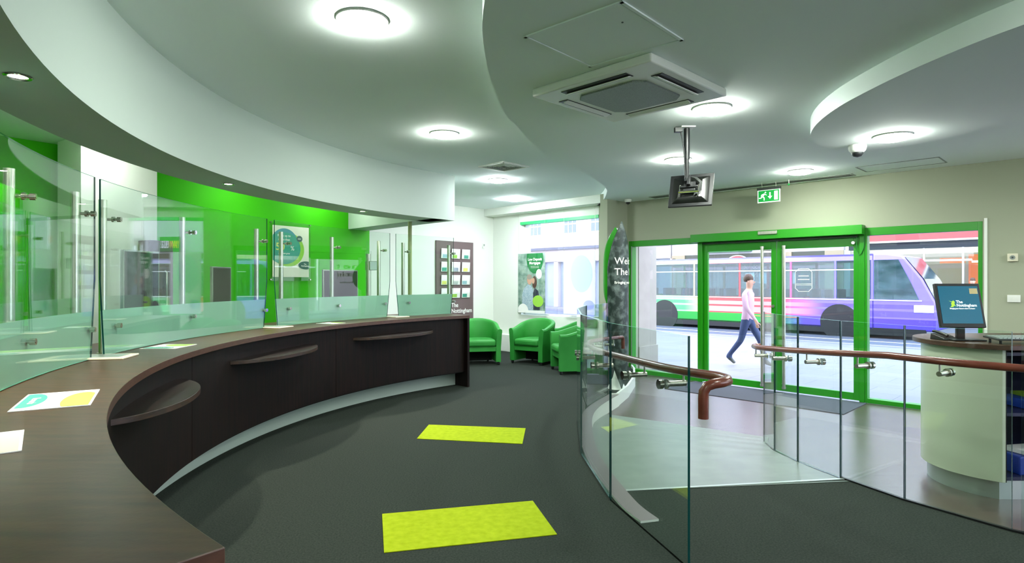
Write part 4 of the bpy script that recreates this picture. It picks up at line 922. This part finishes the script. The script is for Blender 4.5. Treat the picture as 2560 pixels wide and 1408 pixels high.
MB().box((XN/2, BWd/2, .42), (XN-.1, BWd-.1, .1)).build('cabin_floor', 'dark', bus, world=False)
seatm = mat('bus_seat_cloth', (70, 84, 110), .8)
for x_ in [.8+.85*i for i in range(10)]:
    for y_ in (.55, BWd-.55): MB().box((x_, y_, 1.12), (.12, .85, .75)).box((x_+.25, y_, .82), (.42, .85, .12)).build('seat', seatm, bus, world=False, bevel=.03)
for a, b in zip(xs[:-1], xs[1:]):
    for y_ in (-.004, BWd+.004): MB().box(((a+b)/2-.02, y_, 1.83), (b-a-.06, .008, 1.22)).build('window', 'busglass', bus, world=False)
P = [(XN+.04, 1.22), (BL-.42, 1.22), (BL-.62, 1.72), (BL-.95, ZW), (XN+.04, ZW)]
MB().add([(x, -.012, z) for x, z in P]+[(x, .01, z) for x, z in P], [list(range(len(P)))[::-1]]+[list(range(len(P), 2*len(P)))]+[(i, (i+1) % len(P), (i+1) % len(P)+len(P), i+len(P)) for i in range(len(P))]).build('cab_window', winm, bus, world=False)
MB().box((4.9, -.014, 2.15), (9.3, .006, .035)).build('window_rail', 'alu', bus, world=False)
MB().box((5.7, -.012, 1.19), (11.1, .02, .03)).build('waist_strip', 'white', bus, world=False)
MB().add([(BL-.84, .12, 2.5), (BL-.35, .12, 1.82), (BL-.05, .12, 1.15), (BL-.84, BWd-.12, 2.5), (BL-.35, BWd-.12, 1.82), (BL-.05, BWd-.12, 1.15)], [(0, 1, 4, 3), (1, 2, 5, 4)]).xf(Matrix.Translation((.03, 0, .03))).build('windscreen', winm, bus, world=False)
MB().box((BL/2, .05, .22), (BL-.5, .1, .22)).build('skirt', 'black', bus, world=False)
for x_ in (2.6, 9.0):
    for y_ in (.14, BWd-.14):
        wh = MB().cyl((x_, y_-.13, .46), (x_, y_+.13, .46), .46, 32).build('wheel', 'rubber', bus, world=False, smooth=40)
        MB().cyl((x_, y_-.14, .46), (x_, y_-.10, .46), .24, 24).build('hub', 'alu', wh, world=False, smooth=40)
    MB().lathe([(.001, 0), (.58, 0), (.58, .012), (.001, .012)], n=32).xf(Matrix.Translation((x_, .004, .46)) @ Matrix.Rotation(R(90), 4, 'X')).build('wheel_arch', 'black', bus, world=False)
MB().box((6.9, -.012, .55), (1.6, .012, .02)).build('side_marker', mat('amber_marker', (240, 150, 70), .4), bus, world=False)
MB().box((BL-.3, -.01, .95), (.5, .02, .22)).build('headlight', 'wsheet', bus, world=False, bevel=.01)

# person walking past
def person(x, y, z0, rz, label, top, legs, hairm, stride=1, name='person'):
    t = thing(name, label, 'person', (x, y, z0), rz)
    V = []; E_ = []; Rr = []
    def v(p, r, par=None):
        V.append(p); Rr.append(r); i = len(V)-1
        if par is not None: E_.append((par, i))
        return i
    k = stride
    pel = v((0, 0, .93), (.15, .11)); wa = v((.01, 0, 1.08), (.135, .10), pel); chs = v((.02, 0, 1.28), (.165, .115), wa); sh = v((.02, 0, 1.42), (.10, .08), chs); nk = v((.03, 0, 1.51), (.052, .052), sh)
    h1 = v((.04, 0, 1.59), (.075, .07), nk); h2 = v((.045, 0, 1.68), (.088, .078), h1); h3 = v((.03, 0, 1.745), (.06, .055), h2)
    for sgn, fw in ((1, .30*k), (-1, -.26*k)):
        hp = v((0, .09*sgn, .88), (.095, .09), pel); kn = v((fw*.55+.05, .095*sgn, .50), (.062, .06), hp); an = v((fw-(.0 if fw > 0 else .10), .095*sgn, .10 if fw > 0 else .16), (.042, .042), kn); hl = v((fw-(.03 if fw > 0 else .13), .095*sgn, .05 if fw > 0 else .12), (.042, .04), an); ft = v((fw+.15-(0 if fw > 0 else .10), .10*sgn, .035), (.042, .03), an)
        cl_ = v((.015, .09*sgn, 1.42), (.075, .068), sh); s_ = v((.01, .175*sgn, 1.395), (.06, .058), cl_); el = v((-fw*.35, .235*sgn, 1.14), (.045, .045), s_); wr = v((-fw*.7+.07, .225*sgn, .92), (.030, .026), el); pm = v((-fw*.75+.09, .222*sgn, .855), (.036, .018), wr)
        for q, (dx, L_) in enumerate(((-.024, .07), (-.008, .08), (.008, .075), (.024, .06))):
            f1 = v((V[pm][0]+dx, V[pm][1], V[pm][2]-.045), (.009, .009), pm); v((V[pm][0]+dx+.012, V[pm][1]-.008*sgn, V[pm][2]-.045-L_*.6), (.008, .008), f1)
        th = v((V[pm][0]+.04, V[pm][1]-.01*sgn, V[pm][2]), (.010, .010), pm); v((V[pm][0]+.055, V[pm][1]-.015*sgn, V[pm][2]-.035), (.009, .009), th)
    me = bpy.data.meshes.new('b'); me.from_pydata(V, E_, []); ob = bpy.data.objects.new('b', me); C.objects.link(ob)
    sk = ob.modifiers.new('s', 'SKIN'); sk.use_smooth_shade = True; su = ob.modifiers.new('u', 'SUBSURF'); su.levels = 2; su.render_levels = 2
    for i, r_ in enumerate(Rr): me.skin_vertices[0].data[i].radius = r_
    me.skin_vertices[0].data[0].use_root = True
    dg = bpy.context.evaluated_depsgraph_get(); dg.update(); m2 = bpy.data.meshes.new_from_object(ob.evaluated_get(dg)); bpy.data.objects.remove(ob)
    bm_ = bmesh.new(); bm_.from_mesh(m2); bmesh.ops.recalc_face_normals(bm_, faces=bm_.faces); bm_.to_mesh(m2); bm_.free()
    for q in ('skin', top, legs, 'dark'): m2.materials.append(M[q] if isinstance(q, str) else q)
    for p in m2.polygons:
        c = p.center; p.use_smooth = True
        if c.z > 1.475: k_ = 0
        elif abs(c.y) > .197 and c.z < .93: k_ = 0
        elif c.z > .93: k_ = 1
        elif c.z > .135: k_ = 2
        else: k_ = 3
        p.material_index = k_
    bo_ = bpy.data.objects.new('body', m2); C.objects.link(bo_); bo_.parent = t
    MB().lathe([(.001, .115), (.05, .105), (.088, .06), (.096, .01), (.086, -.04), (.06, -.05)], (.015, 0, 1.70), 24, sx=1.0, sy=.92).build('hair', hairm, t, world=False, smooth=60)
    fz = 1.655
    MB().box((.133, 0, fz-.01), (.022, .02, .035)).build('nose', 'skin', t, world=False, bevel=.006)
    for s2 in (-1, 1):
        MB().lathe([(.001, -.006), (.009, 0), (.001, .006)], (.122, .03*s2, fz+.02), 10).build('eye', 'dark', t, world=False)
        MB().lathe([(.001, -.03), (.014, 0), (.001, .03)], (.045, .084*s2, fz), 10).build('ear', 'skin', t, world=False, smooth=60)
    MB().box((.122, 0, fz-.05), (.012, .04, .008)).build('mouth', mat('lips', (160, 90, 84), .5), t, world=False)
    return t
M['jeans'] = mat('blue_jeans', (52, 66, 100), .8); M['pinktop'] = mat('dusty_pink_top', (196, 160, 176), .8)
pp = fac(.82, 2.55, LOW-.02)
person(pp.x, pp.y, pp.z, UANG, 'person in a dusty pink top and blue jeans walking along the pavement outside', 'pinktop', 'jeans', 'hair')
p2 = fac(.2, 19.6, -.16); person(p2.x, p2.y, p2.z, UANG+R(180), 'person in a grey coat on the far pavement beyond the front of the bus', mat('grey_coat', (120, 136, 160), .8), 'navy', 'hair', .5)
p3 = fac(2.05, 19.4, -.16); person(p3.x, p3.y, p3.z, UANG-R(90), 'person in a lilac top on the far pavement at the right edge of the glass', mat('lilac_coat', (190, 180, 206), .8), 'navy', 'hair', .3)

# far side of the street
DF = 21.0
rend_w = mat('grey_render', (176, 176, 180), .8); sand = mat('sand_pier', (150, 136, 112), .7)
t = thing('shop_building', 'modern shop with a red fascia, glass front and orange panels across the street', 'building', fac(.5, DF, -.16), UANG)
def lb_(x0, x1, y0, y1, z0, z1): return MB().box(((x0+x1)/2, (y0+y1)/2, (z0+z1)/2), (x1-x0, y1-y0, z1-z0))
lb_(-3.2, 8, -.25, .1, 3.42, 3.72).build('red_fascia', mat('red_fascia', (206, 70, 70), .5), t, world=False)
lb_(-3.2, 8, -.22, .1, 3.34, 3.42).build('white_trim', 'wsheet', t, world=False)
lb_(-3.2, 8, 0, .3, 3.06, 3.34).build('dark_header', mat('navy_header', (18, 32, 44), .5), t, world=False)
lb_(-3.2, 8, 0, .5, 3.72, 9).build('upper_wall', mat('cream_render', (180, 170, 162), .8), t, world=False)
inn = mat('shop_interior', (168, 170, 160), .8)
lb_(-3.2, 8, 6, 6.2, 0, 3.2).build('interior_wall', inn, t, world=False); lb_(-3.2, 8, .3, 6, 3.06, 3.2).build('interior_ceiling', mat('lit_shop_ceiling', (220, 220, 214), .8, emit=(255, 244, 225), es=.5), t, world=False); lb_(-3.2, 8, .1, 6, -.05, .02).build('interior_floor', inn, t, world=False)
lb_(-3.4, -3.2, 0, 6, -.1, 3.1).build('side_wall', inn, t, world=False); lb_(8, 8.2, 0, 6, -.1, 3.1).build('side_wall', inn, t, world=False)
for x0 in (-3.2, -2.4, -.35, .98, 3.0, 5.2): lb_(x0, x0+.07, -.02, .08, 0, 3.06).build('mullion', 'alu', t, world=False)
lb_(-2.4, 1.3, -.05, .1, 2.50, 2.58).build('transom', 'wsheet', t, world=False); lb_(1.3, 8, -.05, .1, 2.42, 2.5).build('transom', 'wsheet', t, world=False)
for x0, x1 in ((-3.13, -2.4), (-2.33, -.35), (-.28, .98), (1.05, 3.0), (3.07, 5.2)): lb_(x0, x1, .03, .04, 0, 3.06).build('glass_pane', 'wglass', t, world=False)
org = mat('orange_panel', (224, 120, 30), .5)
lb_(.62, 1.35, 4.0, 4.1, 0, 2.9).build('orange_panel', org, t, world=False); lb_(-.4, .55, 3.6, 3.7, 2.5, 2.75).build('orange_panel', org, t, world=False); lb_(1.75, 1.83, 3.5, 3.6, 0, 2.9).build('orange_panel', org, t, world=False)
lb_(-1.35, -1.27, 2.5, 2.6, 1.6, 2.1).build('wall_lamp', 'sign_white', t, world=False)
lb_(-2.3, -1.25, -.03, -.01, 1.65, 2.5).build('window_sign', mat('pale_window_sign', (176, 178, 192), .5), t, world=False)
text_mb('tailions', .24, frame((-1.78, -.035, 2.15), (1, 0, 0), (0, 0, 1)), .004).build('lettering', mat('brown_letters', (120, 104, 104), .5), t, world=False)
# green-fronted sandwich shop with its sign
t = thing('shop_building', 'sandwich shop with green fascia, red oval sign and notices, seen past the bus', 'building', fac(-8.4, DF, -.16), UANG)
gf = mat('green_fascia', (16, 104, 40), .4)
lb_(-1.25, 1.25, -.2, .1, 3.2, 3.95).build('green_fascia', gf, t, world=False)
text_mb('SUB', .52, frame((-.62, -.215, 3.38), (1, 0, 0), (0, 0, 1)), .01, bold=.012, shear=.2).build('lettering', 'wsheet', t, world=False)
text_mb('WAY', .52, frame((.52, -.215, 3.38), (1, 0, 0), (0, 0, 1)), .01, bold=.012, shear=.2).build('lettering', mat('yellow_letters', (246, 214, 40), .4), t, world=False)
lb_(-3.3, 5.5, 0, .3, 3.1, 9).build('upper_wall', rend_w, t, world=False); lb_(-3.3, 5.5, 0, .3, 2.42, 3.1).build('header_panel', mat('brown_header', (70, 68, 60), .6), t, world=False)
lb_(-3.3, 5.5, .1, .2, 0, 2.3).build('shop_window', winm, t, world=False); lb_(-3.3, 5.5, -.1, .1, 2.28, 2.42).build('pink_band', mat('pink_band', (190, 116, 136), .5), t, world=False)
for x0 in (-3.3, 2.4, 4.7): lb_(x0, x0+.8, -.05, .12, 0, 3.1).build('tiled_pier', sand, t, world=False)
fm = frame((.5, -.02, 2.76), (1, 0, 0), (0, 0, 1))
flat(fm, disc_pts(0, 0, .52, .26), 0, .02).build('sign_rim', 'wsheet', t, world=False); flat(fm, disc_pts(0, 0, .46, .21), .02, .01).build('sign_face', mat('red_sign', (220, 30, 40), .4), t, world=False)
text_mb('open', .28, fm @ Matrix.Translation((0, -.07, .035)), .004, bold=.01).build('lettering', 'wsheet', t, world=False)
lb_(1.5, 2.2, -.03, .0, 2.62, 2.85).build('amber_sign', mat('amber_sign', (180, 140, 70), .5), t, world=False)
for x0, m_ in ((.9, 'wsheet'), (1.6, 'sky'), (2.9, 'wsheet')): lb_(x0, x0+.45, .04, .06, 1.55, 2.1).build('notice', m_, t, world=False)
# pale terrace seen through the lounge window
t = thing('terrace_building', 'pale rendered terrace with small-paned upper windows across the street, left', 'building', fac(-20, DF, -.16), UANG)
rend = mat('pale_render', (190, 180, 178), .85); glz = mat('grey_glazing', (92, 104, 124), .15, spec=.7)
lb_(-16, 8.2, 0, .4, 2.95, 10).build('wall', rend, t, world=False)
lb_(-16, 8.2, -.22, .0, 3.75, 3.92).build('cornice', mat('grey_cornice', (96, 98, 110), .7), t, world=False); lb_(-16, 8.2, -.1, .0, 3.0, 3.55).build('fascia', 'wsheet', t, world=False)
lb_(-16, 8.2, .25, .4, 0, 2.95).build('shop_window', mat('pale_shop_glass', (140, 148, 168), .2), t, world=False)
for x0 in [-15+1.45*i for i in range(17)]: lb_(x0, x0+.34, -.05, .25, 0, 2.95).build('pilaster', rend, t, world=False)
for x0 in (-13.5, -10.6, -6.2, -2.2, .9, 3.1, 6.4):
    f_ = lb_(x0-.55, x0+.55, -.03, .05, 4.75, 6.1); o = f_.build('window', 'wsheet', t, world=False)
    mb = MB()
    for i in range(3):
        for j in range(2): mb.box((x0-.35+.35*i, -.035, 5.1+.62*j), (.29, .02, .54))
    mb.build('glazing', glz, o, world=False)
for x0 in (-8.4, 4.9):
    lp_ = MB().cyl((x0, -.3, 3.5), (x0, -.3, 3.62), .1, 12).build('wall_lamp', 'dark', t, world=False)
t = thing('terrace_building', 'grey side building beyond the sandwich shop on the far side of the street', 'building', fac(12, DF, -.16), UANG)
lb_(-3, 12, 0, .4, 0, 8).build('wall', rend, t, world=False)
